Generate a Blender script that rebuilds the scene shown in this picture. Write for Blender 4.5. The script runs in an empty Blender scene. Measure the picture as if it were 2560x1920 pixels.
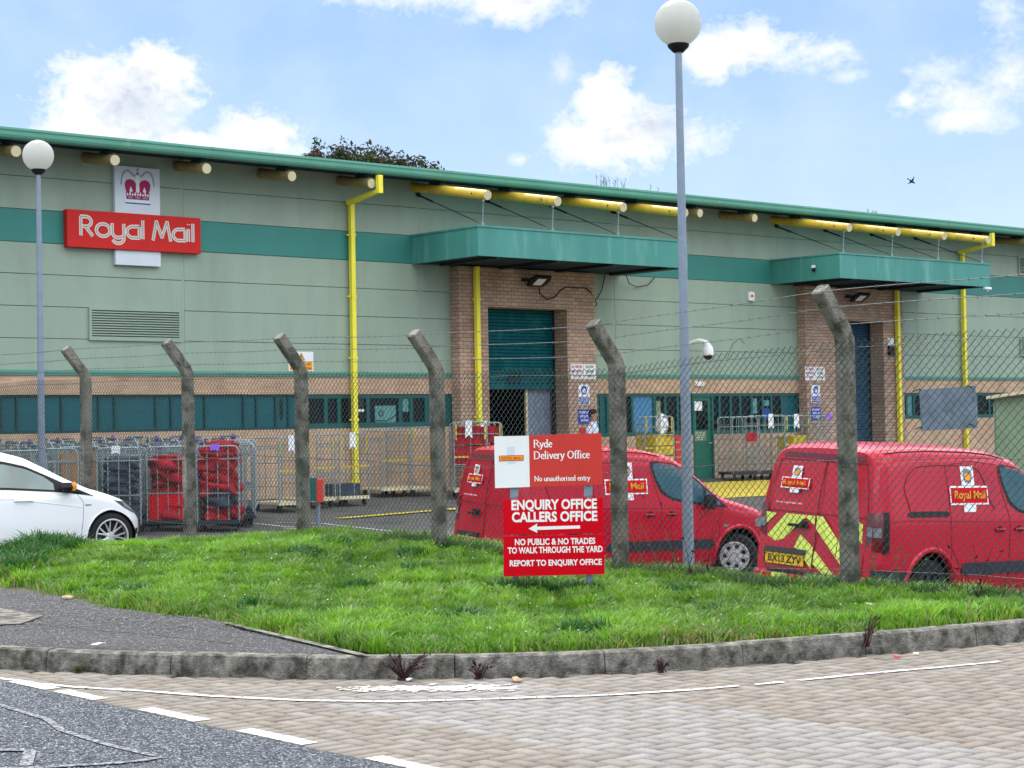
import bpy, bmesh, math, random
import numpy as np
from mathutils import Vector, Matrix, Euler
random.seed(7)
rng = np.random.default_rng(7)
R = math.radians
sc = bpy.context.scene
col = sc.collection
# World frame: x runs along the building front, y runs away from the viewer through it (front wall at y=0), z up, road at z=0.

# ------------------------------------------------------------------ camera
CAMP = Vector((-23.295, -32.595, 1.50))
ANG = math.atan2(5320, 4550)                     # between viewing direction and the building front
yaw = -(math.pi/2 - ANG)                         # viewing direction (cos ANG.., sin ANG..)
cam = bpy.data.cameras.new('camera')
camo = bpy.data.objects.new('camera', cam); col.objects.link(camo); sc.camera = camo
cam.sensor_width = 36.0; cam.lens = 36.0*4550/2560; cam.clip_start = 0.1; cam.clip_end = 6000
camo.location = CAMP
camo.matrix_world = Matrix.Translation(CAMP) @ Matrix.Rotation(yaw, 4, 'Z') @ Matrix.Rotation(R(90)+math.atan(108/4550), 4, 'X') @ Matrix.Rotation(-0.018, 4, 'Z')
CX = Vector((math.cos(yaw), math.sin(yaw), 0)); CY = Vector((-math.sin(yaw), math.cos(yaw), 0))

# ------------------------------------------------------------------ world, sun, exposure
SUN_EL, SUN_AZ = R(50), R(25)                    # sun stands behind the building; azimuth measured from +y towards +x
sc.view_settings.view_transform = 'Standard'; sc.view_settings.look = 'None'
sc.view_settings.exposure = 1.02; sc.view_settings.gamma = 1.0
world = bpy.data.worlds.new("World"); sc.world = world; world.use_nodes = True
def build_world():
    nt = world.node_tree; N = nt.nodes; L = nt.links; N.clear()
    def nd(t, **k):
        n = N.new(t)
        for a, b in k.items(): setattr(n, a, b)
        return n
    def mth(op, a, b=None, c=None, clamp=False):
        n = nd('ShaderNodeMath', operation=op); n.use_clamp = clamp
        for i, v in enumerate((a, b, c)):
            if v is None: continue
            if isinstance(v, (int, float)): n.inputs[i].default_value = v
            else: L.new(v, n.inputs[i])
        return n.outputs[0]
    out = nd('ShaderNodeOutputWorld'); bg = nd('ShaderNodeBackground'); bg.inputs['Strength'].default_value = 0.15
    sky = nd('ShaderNodeTexSky'); sky.sky_type = 'NISHITA'; sky.sun_disc = False
    sky.sun_elevation = SUN_EL; sky.sun_rotation = SUN_AZ; sky.air_density = 1.0; sky.dust_density = 0.7; sky.ozone_density = 1.4
    tc = nd('ShaderNodeTexCoord'); sep = nd('ShaderNodeSeparateXYZ'); L.new(tc.outputs['Generated'], sep.inputs[0])
    X, Y, Z = sep.outputs
    az = mth('ARCTAN2', X, Y)                     # 0 at +y, + towards +x
    el = mth('ARCSINE', Z)
    az0 = math.atan2(CY.x, CY.y)
    cmb = nd('ShaderNodeCombineXYZ'); L.new(mth('SUBTRACT', az, az0), cmb.inputs[0]); L.new(el, cmb.inputs[1])
    def noise(scale, detail, rough, off=0.0, dist=0.0):
        mp = nd('ShaderNodeMapping'); mp.inputs['Location'].default_value = (off, off*0.7, off*0.3); mp.inputs['Scale'].default_value = (1, 1.25, 1)
        L.new(cmb.outputs[0], mp.inputs[0])
        n = nd('ShaderNodeTexNoise'); n.inputs['Scale'].default_value = scale; n.inputs['Detail'].default_value = detail
        n.inputs['Roughness'].default_value = rough; n.inputs['Distortion'].default_value = dist; L.new(mp.outputs[0], n.inputs['Vector']); return n.outputs['Fac']
    big = noise(48, 8, 0.60, 3.0, 0.4); fine = noise(170, 8, 0.65, 7.0, 0.3)
    # cumulus clouds: azimuth and elevation of each (degrees), half sizes (degrees), edge softness
    clouds = CLOUDS
    dens = None
    puff = noise(120, 8, 0.62, 1.7, 0.3)
    wob = mth('ADD', mth('ADD', mth('MULTIPLY', mth('SUBTRACT', big, 0.5), 1.7), mth('MULTIPLY', mth('SUBTRACT', puff, 0.5), 1.2)), mth('MULTIPLY', mth('SUBTRACT', fine, 0.5), 0.7))
    wsp = mth('ADD', mth('MULTIPLY', mth('SUBTRACT', big, 0.5), 2.6), mth('MULTIPLY', mth('SUBTRACT', fine, 0.5), 1.8))
    for (ca, ce, ra, re, soft, solid) in clouds:
        sx = mth('DIVIDE', mth('SUBTRACT', cmb_x(cmb, nt), R(ca)), R(ra))
        sy = mth('DIVIDE', mth('SUBTRACT', el, R(ce)), R(re))
        r2 = mth('SQRT', mth('ADD', mth('MULTIPLY', sx, sx), mth('MULTIPLY', sy, sy)))
        f = mth('ADD', mth('SUBTRACT', 1.0, r2), mth('MULTIPLY', wob if solid else wsp, 0.75))
        f = mth('DIVIDE', f, soft+0.32, clamp=True); f = mth('SMOOTH_MIN', f, 1.0, 0.05)
        f = mth('MULTIPLY', f, solid if solid else 0.8)
        dens = f if dens is None else mth('MAXIMUM', dens, f)
    # bright cloud added out of view, as fill light for the shaded front
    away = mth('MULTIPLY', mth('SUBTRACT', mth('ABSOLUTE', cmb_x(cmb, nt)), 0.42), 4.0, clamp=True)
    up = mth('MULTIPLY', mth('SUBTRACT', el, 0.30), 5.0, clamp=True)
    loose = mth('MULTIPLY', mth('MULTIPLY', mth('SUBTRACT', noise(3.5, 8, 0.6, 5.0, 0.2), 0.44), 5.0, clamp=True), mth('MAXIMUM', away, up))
    # veil of thin haze low down
    # cloud tone: white rims, pale grey-blue hearts
    tone = nd('ShaderNodeMixRGB'); tone.inputs[1].default_value = (3.75, 3.78, 3.8, 1); tone.inputs[2].default_value = (2.3, 2.55, 2.95, 1)
    hh = None
    for (ca, ce, ra, re, k) in HEARTS:
        sx = mth('DIVIDE', mth('SUBTRACT', cmb_x(cmb, nt), R(ca)), R(ra)); sy = mth('DIVIDE', mth('SUBTRACT', el, R(ce)), R(re))
        r2 = mth('SQRT', mth('ADD', mth('MULTIPLY', sx, sx), mth('MULTIPLY', sy, sy)))
        q = mth('MULTIPLY', mth('MULTIPLY', mth('ADD', mth('SUBTRACT', 1.15, r2), mth('MULTIPLY', mth('SUBTRACT', puff, 0.5), 0.9)), 0.95, clamp=True), k)
        hh = q if hh is None else mth('MAXIMUM', hh, q)
    hh = mth('ADD', hh, mth('MULTIPLY', mth('SUBTRACT', puff, 0.47), 1.4, clamp=True), clamp=True)
    L.new(hh, tone.inputs[0])
    skyc = nd('ShaderNodeMixRGB'); skyc.blend_type = 'MIX'; skyc.inputs[0].default_value = 0.90
    L.new(sky.outputs[0], skyc.inputs[1])
    grad = nd('ShaderNodeMixRGB'); L.new(mth('MULTIPLY', mth('SUBTRACT', el, 0.10), 9.0, clamp=True), grad.inputs[0]); grad.inputs[1].default_value = (1.72, 2.32, 3.05, 1); grad.inputs[2].default_value = (1.12, 1.78, 2.9, 1)
    veil = nd('ShaderNodeMixRGB'); L.new(mth('MULTIPLY', mth('MULTIPLY', mth('SUBTRACT', noise(16, 6, 0.55, 12.0), 0.42), 2.2, clamp=True), 0.55), veil.inputs[0]); L.new(grad.outputs[0], veil.inputs[1]); veil.inputs[2].default_value = (2.3, 2.68, 3.15, 1)
    L.new(veil.outputs[0], skyc.inputs[2])
    mix = nd('ShaderNodeMixRGB'); L.new(dens, mix.inputs[0]); L.new(skyc.outputs[0], mix.inputs[1]); L.new(tone.outputs[0], mix.inputs[2])
    rise = mth('ADD', mth('MULTIPLY', mth('POWER', mth('MULTIPLY', el, 1.7, clamp=True), 1.5), 1.0), 0.10); loose = mth('MULTIPLY', loose, rise)  # added fill fades low down so the eaves stay dim
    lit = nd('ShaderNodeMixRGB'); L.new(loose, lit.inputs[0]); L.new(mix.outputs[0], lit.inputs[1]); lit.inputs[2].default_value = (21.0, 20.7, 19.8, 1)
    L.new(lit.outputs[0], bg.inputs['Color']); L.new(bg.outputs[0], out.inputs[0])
_cx = {}
def cmb_x(cmb, nt):
    if 'o' not in _cx:
        s = nt.nodes.new('ShaderNodeSeparateXYZ'); nt.links.new(cmb.outputs[0], s.inputs[0]); _cx['o'] = s.outputs[0]
    return _cx['o']
CLOUDS = [  # az, el, half az, half el (deg), softness, solidity (0 = wispy)
    (-11.97, 10.23, 2.55, 1.75, 0.16, 1), (-11.04, 11.02, 1.60, 1.09, 0.14, 1), (-13.16, 9.17, 1.75, 0.87, 0.2, 1), (-8.01, 9.09, 1.82, 1.05, 0.16, 1), (-9.66, 8.79, 2.33, 0.73, 0.2, 1), (-2.35, 13.51, 3.35, 0.70, 0.5, 0), (0.28, 13.20, 2.04, 0.80, 0.35, 0.95), (-4.25, 13.45, 1.31, 0.44, 0.9, 0), (3.63, 9.09, 2.62, 1.24, 0.2, 1), (3.14, 10.17, 1.24, 1.02, 0.15, 1), (2.24, 8.99, 1.38, 0.80, 0.3, 1), (5.73, 8.89, 1.46, 0.87, 0.6, 0), (7.53, 11.71, 1.75, 0.95, 0.3, 1), (6.37, 11.55, 1.02, 1.02, 0.3, 0.95), (9.38, 11.28, 1.82, 0.66, 0.6, 0), (10.65, 10.59, 0.87, 0.26, 0.9, 0), (14.12, 9.70, 2.04, 0.73, 0.55, 0), (14.24, 9.13, 1.75, 0.51, 0.4, 0.9), (13.45, 10.64, 1.17, 0.51, 0.9, 0), (15.41, 12.15, 0.80, 0.87, 0.8, 0), (15.43, 10.23, 1.31, 1.02, 0.9, 0), (12.45, 9.79, 0.66, 0.32, 0.6, 0), (1.77, 11.06, 0.51, 0.66, 1.3, 0), (0.33, 8.38, 0.41, 0.26, 0.8, 0)]
HEARTS = [(-11.62, 10.10, 1.68, 1.24, 0.85), (-11.47, 10.87, 0.73, 0.58, 0.7), (4.73, 9.27, 1.38, 0.70, 0.8), (3.41, 8.96, 0.87, 0.44, 0.5), (0.57, 13.33, 0.87, 0.26, 0.5), (-7.80, 8.73, 0.87, 0.32, 0.5), (7.95, 11.34, 0.87, 0.36, 0.35), (14.67, 9.87, 0.87, 0.36, 0.3)]
build_world()
sun = bpy.data.lights.new('sun', 'SUN'); sun.energy = 2.0; sun.angle = R(6); sun.color = (1.0, 0.96, 0.90)
suno = bpy.data.objects.new('sun', sun); col.objects.link(suno)
sdir = Vector((math.sin(SUN_AZ)*math.cos(SUN_EL), math.cos(SUN_AZ)*math.cos(SUN_EL), math.sin(SUN_EL)))
suno.rotation_euler = sdir.to_track_quat('Z', 'Y').to_euler(); suno.location = (0, 0, 40)

# ------------------------------------------------------------------ materials
MATS = {}
def mat(name, color, rough=0.6, metal=0.0, var=0.12, vscale=3.0, bump=0.0, bscale=40.0, spec=0.28, coat=0.0, dirt=None, dscale=2.0, dlo=0.5, dhi=0.7, trans=0.0, stretch=None, emit=0.0):
    """Principled surface; base colour varied by world-space noise, optional stain colour and bump."""
    m = bpy.data.materials.new(name); m.use_nodes = True; nt = m.node_tree; N = nt.nodes; L = nt.links
    b = N['Principled BSDF']; b.inputs['Roughness'].default_value = rough; b.inputs['Metallic'].default_value = metal
    b.inputs['Specular IOR Level'].default_value = spec
    if coat: b.inputs['Coat Weight'].default_value = coat; b.inputs['Coat Roughness'].default_value = 0.06
    if trans: b.inputs['Transmission Weight'].default_value = trans
    if emit: b.inputs['Emission Color'].default_value = (*color, 1); b.inputs['Emission Strength'].default_value = emit
    geo = N.new('ShaderNodeNewGeometry'); vec = geo.outputs['Position']
    if stretch:
        mp = N.new('ShaderNodeMapping'); mp.inputs['Scale'].default_value = stretch; L.new(vec, mp.inputs[0]); vec2 = mp.outputs[0]
    else: vec2 = vec
    cur = None
    if var:
        n = N.new('ShaderNodeTexNoise'); n.inputs['Scale'].default_value = vscale; n.inputs['Detail'].default_value = 6; L.new(vec2, n.inputs['Vector'])
        mr = N.new('ShaderNodeMapRange'); mr.inputs['From Min'].default_value = 0.25; mr.inputs['From Max'].default_value = 0.75
        mr.inputs['To Min'].default_value = 1-var; mr.inputs['To Max'].default_value = 1+var; L.new(n.outputs['Fac'], mr.inputs[0])
        mx = N.new('ShaderNodeMixRGB'); mx.blend_type = 'MULTIPLY'; mx.inputs[0].default_value = 1; mx.inputs[1].default_value = (*color, 1); L.new(mr.outputs[0], mx.inputs[2]); cur = mx.outputs[0]
    if dirt:
        n = N.new('ShaderNodeTexNoise'); n.inputs['Scale'].default_value = dscale; n.inputs['Detail'].default_value = 8; n.inputs['Roughness'].default_value = 0.65; L.new(vec2, n.inputs['Vector'])
        mr = N.new('ShaderNodeMapRange'); mr.inputs['From Min'].default_value = dlo; mr.inputs['From Max'].default_value = dhi; L.new(n.outputs['Fac'], mr.inputs[0])
        mx = N.new('ShaderNodeMixRGB'); L.new(mr.outputs[0], mx.inputs[0])
        if cur is None: mx.inputs[1].default_value = (*color, 1)
        else: L.new(cur, mx.inputs[1])
        mx.inputs[2].default_value = (*dirt, 1); cur = mx.outputs[0]
    if cur is None: b.inputs['Base Color'].default_value = (*color, 1)
    else: L.new(cur, b.inputs['Base Color'])
    if bump:
        n = N.new('ShaderNodeTexNoise'); n.inputs['Scale'].default_value = bscale; n.inputs['Detail'].default_value = 5; L.new(vec, n.inputs['Vector'])
        bp = N.new('ShaderNodeBump'); bp.inputs['Strength'].default_value = bump; bp.inputs['Distance'].default_value = 0.02; L.new(n.outputs['Fac'], bp.inputs['Height']); L.new(bp.outputs[0], b.inputs['Normal'])
    MATS[name] = m; return m
def brick_mat(name, c1, c2, mortar, bw=0.225, bh=0.075, tint=None):
    m = mat(name, c1, 0.85, var=0)
    nt = m.node_tree; N = nt.nodes; L = nt.links; b = N['Principled BSDF']
    geo = N.new('ShaderNodeNewGeometry'); sp = N.new('ShaderNodeSeparateXYZ'); L.new(geo.outputs['Position'], sp.inputs[0])
    ad = N.new('ShaderNodeMath'); ad.operation = 'ADD'; L.new(sp.outputs[0], ad.inputs[0]); L.new(sp.outputs[1], ad.inputs[1])
    cb = N.new('ShaderNodeCombineXYZ'); L.new(ad.outputs[0], cb.inputs[0]); L.new(sp.outputs[2], cb.inputs[1])
    br = N.new('ShaderNodeTexBrick'); br.inputs['Scale'].default_value = 1; br.inputs['Brick Width'].default_value = bw; br.inputs['Row Height'].default_value = bh
    br.inputs['Mortar Size'].default_value = 0.007; br.inputs['Mortar Smooth'].default_value = 0.2; br.inputs['Bias'].default_value = -0.1
    br.inputs['Color1'].default_value = (*c1, 1); br.inputs['Color2'].default_value = (*c2, 1); br.inputs['Mortar'].default_value = (*mortar, 1); L.new(cb.outputs[0], br.inputs['Vector'])
    n = N.new('ShaderNodeTexNoise'); n.inputs['Scale'].default_value = 1.3; n.inputs['Detail'].default_value = 7; L.new(geo.outputs['Position'], n.inputs['Vector'])
    mr = N.new('ShaderNodeMapRange'); mr.inputs['From Min'].default_value = .3; mr.inputs['From Max'].default_value = .7; mr.inputs['To Min'].default_value = .82; mr.inputs['To Max'].default_value = 1.15; L.new(n.outputs['Fac'], mr.inputs[0])
    mx = N.new('ShaderNodeMixRGB'); mx.blend_type = 'MULTIPLY'; mx.inputs[0].default_value = 1; L.new(br.outputs['Color'], mx.inputs[1]); L.new(mr.outputs[0], mx.inputs[2]); L.new(mx.outputs[0], b.inputs['Base Color'])
    bp = N.new('ShaderNodeBump'); bp.inputs['Strength'].default_value = 0.6; bp.inputs['Distance'].default_value = 0.01; bp.invert = True; L.new(br.outputs['Fac'], bp.inputs['Height']); L.new(bp.outputs[0], b.inputs['Normal'])
    return m
def attr_mat(name, rough=0.8, var=0.1, vscale=30, bump=0.0, bscale=150, transl=0.0, spec=0.3):
    """Surface whose base colour comes from the per-face 'tint' attribute."""
    m = bpy.data.materials.new(name); m.use_nodes = True; nt = m.node_tree; N = nt.nodes; L = nt.links
    b = N['Principled BSDF']; b.inputs['Roughness'].default_value = rough; b.inputs['Specular IOR Level'].default_value = spec
    at = N.new('ShaderNodeAttribute'); at.attribute_name = 'tint'
    geo = N.new('ShaderNodeNewGeometry')
    n = N.new('ShaderNodeTexNoise'); n.inputs['Scale'].default_value = vscale; n.inputs['Detail'].default_value = 5; L.new(geo.outputs['Position'], n.inputs['Vector'])
    mr = N.new('ShaderNodeMapRange'); mr.inputs['From Min'].default_value = .3; mr.inputs['From Max'].default_value = .7; mr.inputs['To Min'].default_value = 1-var; mr.inputs['To Max'].default_value = 1+var; L.new(n.outputs['Fac'], mr.inputs[0])
    mx = N.new('ShaderNodeMixRGB'); mx.blend_type = 'MULTIPLY'; mx.inputs[0].default_value = 1; L.new(at.outputs['Color'], mx.inputs[1]); L.new(mr.outputs[0], mx.inputs[2]); L.new(mx.outputs[0], b.inputs['Base Color'])
    if bump:
        n2 = N.new('ShaderNodeTexNoise'); n2.inputs['Scale'].default_value = bscale; L.new(geo.outputs['Position'], n2.inputs['Vector'])
        bp = N.new('ShaderNodeBump'); bp.inputs['Strength'].default_value = bump; bp.inputs['Distance'].default_value = .01; L.new(n2.outputs['Fac'], bp.inputs['Height']); L.new(bp.outputs[0], b.inputs['Normal'])
    if transl:
        tr = N.new('ShaderNodeBsdfTranslucent'); L.new(mx.outputs[0], tr.inputs['Color']); ms = N.new('ShaderNodeMixShader'); ms.inputs[0].default_value = transl
        L.new(b.outputs[0], ms.inputs[1]); L.new(tr.outputs[0], ms.inputs[2]); L.new(ms.outputs[0], N['Material Output'].inputs['Surface'])
    MATS[name] = m; return m

mat('sage', (.30, .385, .305), .55, var=.05, vscale=1.2, bump=.05, bscale=60, dirt=(.24, .31, .26), dscale=1.6, dlo=.45, dhi=.80, stretch=(1, 1, .22))
mat('teal', (.042, .22, .19), .42, var=.07, vscale=1.5, dirt=(.05, .22, .20), dscale=2.0, stretch=(1, 1, .3))
mat('canopy_teal', (.062, .255, .222), .38, var=.10, vscale=2.0, dirt=(.13, .34, .30), dscale=2.6, dlo=.52, dhi=.68, stretch=(1, 1, .15))
mat('fascia', (.10, .31, .23), .45, var=.08, vscale=2.0, dirt=(.24, .34, .24), dscale=5, dlo=.6, dhi=.75)
mat('core', (.13, .17, .15), .8, var=.05)
mat('tube_yellow_shaded', (.30, .23, .09), .6, var=.12, dirt=(.2, .14, .06), dscale=5)  # tube yellow darkened: eave shade put into the colour of the short tubes
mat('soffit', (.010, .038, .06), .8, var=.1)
mat('trim_teal', (.10, .30, .24), .5, var=.06)
mat('frame_green', (.006, .10, .095), .4, var=.08)
mat('shutter_teal', (.003, .085, .105), .6, spec=.1, var=.1, dirt=(.015, .15, .14), dscale=3)
mat('shutter_blue', (.028, .075, .125), .6, spec=.1, var=.1, dirt=(.045, .10, .15), dscale=3)
mat('door_green', (.015, .15, .10), .4, var=.06)
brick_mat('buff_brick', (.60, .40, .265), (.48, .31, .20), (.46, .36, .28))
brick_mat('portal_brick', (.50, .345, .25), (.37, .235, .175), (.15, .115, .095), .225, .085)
mat('glass_dark', (.004, .008, .011), .10, spec=.16, var=0)
mat('van_glass', (.025, .09, .12), .12, spec=.5, var=.3, vscale=2.5)
mat('frame_dark', (.003, .05, .055), .5)
mat('glass_teal', (.005, .10, .125), .22, spec=.28, var=.12, vscale=.8)
mat('glass_pale', (.10, .28, .28), .2, var=.1)
mat('glass_blue', (.06, .22, .42), .15, var=.1)
mat('yellow', (.88, .78, .06), .4, var=.08, dirt=(.40, .30, .03), dscale=6, dlo=.6, dhi=.8)
mat('tube_yellow', (.62, .42, .05), .5, var=.12, dirt=(.34, .22, .06), dscale=5, dlo=.5, dhi=.75)
mat('tube_cream', (.62, .55, .36), .6, var=.06)
mat('white', (.78, .79, .80), .45, var=.03)
mat('sign_white', (.62, .68, .74), .4, var=.03)
mat('sand_bed', (.085, .078, .066), 1, var=.2)
mat('sign_red', (.58, .030, .028), .6, spec=.10, var=.05, vscale=1.2)
mat('board_red', (.56, .048, .040), .6, spec=.1, var=.05, vscale=4)
mat('plastic_red', (.60, .002, .012), .6, spec=.06, var=.05, vscale=3)
mat('cream_letters', (.72, .62, .56), .5, var=.03)
mat('letter_white', (.82, .82, .82), .5, var=0)
mat('letter_dark', (.05, .02, .02), .5, var=0)
mat('purple_mark', (.38, .008, .10), .5, var=.1)
mat('crown_grey', (.22, .25, .34), .5, var=.05)
mat('grey_mark', (.20, .20, .22), .5, var=.1)
mat('blue_mark', (.015, .06, .42), .5, var=.05)
mat('orange_mark', (.80, .34, .02), .5, var=.05)
mat('black', (.008, .008, .009), .5, var=0)
mat('dark_metal', (.02, .025, .03), .45, var=.1)
mat('void', (.003, .004, .006), .9, var=0)
mat('galv', (.24, .29, .36), .45, metal=.35, var=.10, vscale=7, dirt=(.18, .23, .31), dscale=14, dlo=.45, dhi=.75)
mat('cage_metal', (.27, .33, .34), .45, metal=.35, var=.15, vscale=12)
mat('wire', (.075, .095, .09), .5, metal=.4, var=.2, vscale=20)
mat('barb', (.11, .12, .12), .6, metal=.0, var=.2, vscale=20)
mat('concrete_post', (.24, .225, .19), .9, var=.3, vscale=14, bump=.9, bscale=60, dirt=(.07, .075, .055), dscale=7, dlo=.44, dhi=.60)
mat('kerb', (.25, .235, .205), .9, var=.3, vscale=28, bump=1.0, bscale=90, dirt=(.05, .048, .038), dscale=9, dlo=.38, dhi=.62)
mat('lamp_globe', (.62, .64, .62), .35, var=.02); gl = MATS['lamp_globe'].node_tree; tr_ = gl.nodes.new('ShaderNodeBsdfTranslucent'); tr_.inputs['Color'].default_value = (.72, .72, .68, 1); mx_ = gl.nodes.new('ShaderNodeMixShader'); mx_.inputs[0].default_value = .55
gl.links.new(gl.nodes['Principled BSDF'].outputs[0], mx_.inputs[1]); gl.links.new(tr_.outputs[0], mx_.inputs[2]); gl.links.new(mx_.outputs[0], gl.nodes['Material Output'].inputs['Surface'])
mat('path_asphalt', (.052, .053, .058), .95, var=.55, vscale=55, bump=.8, bscale=140, dirt=(.085, .083, .08), dscale=2.6, dlo=.45, dhi=.75)
mat('yard_asphalt', (.105, .10, .095), .95, var=.2, vscale=3, bump=.4, bscale=120, dirt=(.06, .06, .06), dscale=1.1)
mat('soil', (.06, .055, .03), 1, var=.3, vscale=8, bump=.5)
mat('land', (.07, .10, .04), 1, var=.3, vscale=.2)
mat('line_white', (.58, .58, .57), .7, var=.08, vscale=25, dirt=(.30, .28, .26), dscale=22, dlo=.48, dhi=.62)
mat('line_worn', (.26, .265, .275), .9, var=.2, vscale=45, dirt=(.05, .057, .068), dscale=38, dlo=.44, dhi=.54)
mat('line_yellow', (.58, .44, .05), .8, var=.1, vscale=15, dirt=(.25, .22, .12), dscale=8, dlo=.55, dhi=.68)
mat('car_white', (.80, .82, .86), .25, coat=.6, var=.01)
mat('car_glass', (.16, .21, .20), .12, spec=.6, var=.35, vscale=2.2)
mat('van_red', (.47, .002, .024), .30, spec=.15, coat=.42, var=.06, vscale=2.5, dirt=(.33, .012, .035), dscale=2.0, dlo=.5, dhi=.9)
mat('van_seam', (.13, .003, .008), .6, var=0)
mat('rubber', (.012, .013, .015), .8, var=.2, vscale=8)
mat('rub_plastic', (.022, .028, .045), .5, var=.1)
mat('silver', (.62, .64, .66), .35, metal=.5, var=.05)
mat('tail_red', (.12, .003, .008), .15, coat=1, var=.1)
mat('lens_clear', (.18, .20, .22), .25, coat=.6, var=.1)
mat('amber', (.85, .30, .02), .2, coat=1, var=.05)
mat('lime', (.62, .74, .13), .45, var=.05, dirt=(.4, .42, .15), dscale=6, dlo=.6, dhi=.75)
mat('plate_yellow', (.72, .46, .02), .4, var=.05)
mat('skin', (.42, .22, .16), .6, var=.05); mat('hair', (.02, .012, .01), .7, var=.1)
mat('shirt', (.62, .68, .84), .8, var=.05); mat('trousers', (.02, .025, .04), .8, var=.1)
mat('bag_red', (.42, .008, .02), .75, var=.28, vscale=7, bump=.7, bscale=14, dirt=(.15, .004, .015), dscale=6, dlo=.45, dhi=.65)
mat('bag_dark', (.04, .055, .08), .8, var=.3, vscale=6, bump=.5, bscale=14)
mat('tag_purple', (.30, .12, .80), .6, var=.1); mat('tag_white', (.75, .76, .80), .6, var=.05)
mat('wood', (.36, .22, .12), .7, var=.15)
mat('container_green', (.20, .28, .17), .55, var=.1)
mat('board_grey', (.20, .25, .32), .6, var=.2, vscale=6, dirt=(.14, .17, .21), dscale=9, dlo=.5, dhi=.65)
mat('litter', (.45, .40, .34), .8, var=.2)
mat('weed_purple', (.045, .018, .022), .9, var=.3)
mat('bark', (.07, .05, .035), .9, var=.2, bump=.5)
attr_mat('paver', .88, .10, 60, .35, 220)
attr_mat('grass_blade', .55, .10, 6, transl=.45, spec=.35)
attr_mat('leaf', .6, .1, 5, transl=.3)

# ------------------------------------------------------------------ mesh helpers
class MB:
    def __init__(s): s.v = []; s.f = []; s.mi = []; s.m = 0
    def add(s, vs, fs):
        b = len(s.v); s.v += [tuple(p) for p in vs]
        for f in fs: s.f.append(tuple(b+i for i in f)); s.mi.append(s.m)
        return s
    def box(s, x0, x1, y0, y1, z0, z1, M=None):
        vs = [Vector((x, y, z)) for z in (z0, z1) for y in (y0, y1) for x in (x0, x1)]
        if M is not None: vs = [M @ p for p in vs]
        return s.add(vs, [(0, 2, 3, 1), (4, 5, 7, 6), (0, 1, 5, 4), (2, 6, 7, 3), (0, 4, 6, 2), (1, 3, 7, 5)])
    def tube(s, pts, r, n=8, cap=True, closed=False):
        pts = [Vector(p) for p in pts]; K = len(pts); rr = r if isinstance(r, (list, tuple)) else [r]*K
        prev = None; b = len(s.v); vs = []
        for i, p in enumerate(pts):
            if closed: d = pts[(i+1) % K]-pts[i-1]
            else: d = pts[min(i+1, K-1)]-pts[max(i-1, 0)]
            if d.length < 1e-9: d = Vector((0, 0, 1))
            d.normalize()
            if prev is None: a = d.orthogonal().normalized()
            else: a = (prev-d*prev.dot(d)).normalized()
            prev = a; c = d.cross(a)
            for k in range(n):
                t = 2*math.pi*k/n+math.pi/n; vs.append(p+(a*math.cos(t)+c*math.sin(t))*rr[i])
        fs = []
        for i in range(K if closed else K-1):
            j = (i+1) % K
            for k in range(n): fs.append((i*n+k, i*n+(k+1) % n, j*n+(k+1) % n, j*n+k))
        if cap and not closed: fs += [tuple(reversed(range(n))), tuple((K-1)*n+k for k in range(n))]
        return s.add(vs, fs)
    def quad(s, a, b, c, d): return s.add([a, b, c, d], [(0, 1, 2, 3)])
    def prism(s, poly, fn, d0, d1):
        """poly of (a,b) in a plane; fn(a,b,d) -> point."""
        n = len(poly); vs = [fn(a, b, d0) for a, b in poly]+[fn(a, b, d1) for a, b in poly]
        fs = [tuple(range(n)), tuple(reversed(range(n, 2*n)))]+[(i, i+n, (i+1) % n+n, (i+1) % n) for i in range(n)]
        return s.add(vs, fs)
    def lathe(s, prof, M, n=24, cap=True):
        """prof of (r, h) turned about the local z of M."""
        vs = []
        for r, h in prof:
            for k in range(n):
                t = 2*math.pi*k/n; vs.append(M @ Vector((r*math.cos(t), r*math.sin(t), h)))
        fs = []
        for i in range(len(prof)-1):
            for k in range(n): fs.append((i*n+k, i*n+(k+1) % n, (i+1)*n+(k+1) % n, (i+1)*n+k))
        if cap: fs += [tuple(reversed(range(n))), tuple((len(prof)-1)*n+k for k in range(n))]
        return s.add(vs, fs)
    def build(s, name, m, parent=None, smooth=False, bevel=0.0, angle=35):
        me = bpy.data.meshes.new(name); me.from_pydata(s.v, [], s.f)
        ms = m if isinstance(m, (list, tuple)) else [m]
        for q in ms: me.materials.append(MATS[q])
        if len(ms) > 1: me.polygons.foreach_set('material_index', s.mi)
        bm = bmesh.new(); bm.from_mesh(me); bmesh.ops.recalc_face_normals(bm, faces=bm.faces); bm.to_mesh(me); bm.free()
        if smooth:
            me.polygons.foreach_set('use_smooth', [True]*len(me.polygons)); me.set_sharp_from_angle(angle=R(angle))
        me.update()
        o = bpy.data.objects.new(name, me); col.objects.link(o)
        if parent is not None: attach(o, parent)
        if bevel:
            md = o.modifiers.new('bevel', 'BEVEL'); md.width = bevel; md.segments = 2; md.limit_method = 'ANGLE'
        return o
def attach(o, parent):
    """child keeps its world place (parent's matrix is built from its own loc/rot and its parent's)."""
    def wm(p):
        m = p.matrix_basis.copy()
        return (wm(p.parent) @ p.matrix_parent_inverse @ m) if p.parent else m
    o.parent = parent; o.matrix_parent_inverse = wm(parent).inverted()
def tag(o, label=None, cat=None, group=None, kind=None):
    if label: o['label'] = label
    if cat: o['category'] = cat
    if group: o['group'] = group
    if kind: o['kind'] = kind
    return o
def thing(name, loc, label, cat, group=None, rz=0.0, rot=None):
    o = bpy.data.objects.new(name, None); o.location = loc; o.rotation_euler = rot if rot else (0, 0, rz); o.empty_display_size = .1
    col.objects.link(o); return tag(o, label, cat, group)
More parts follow.
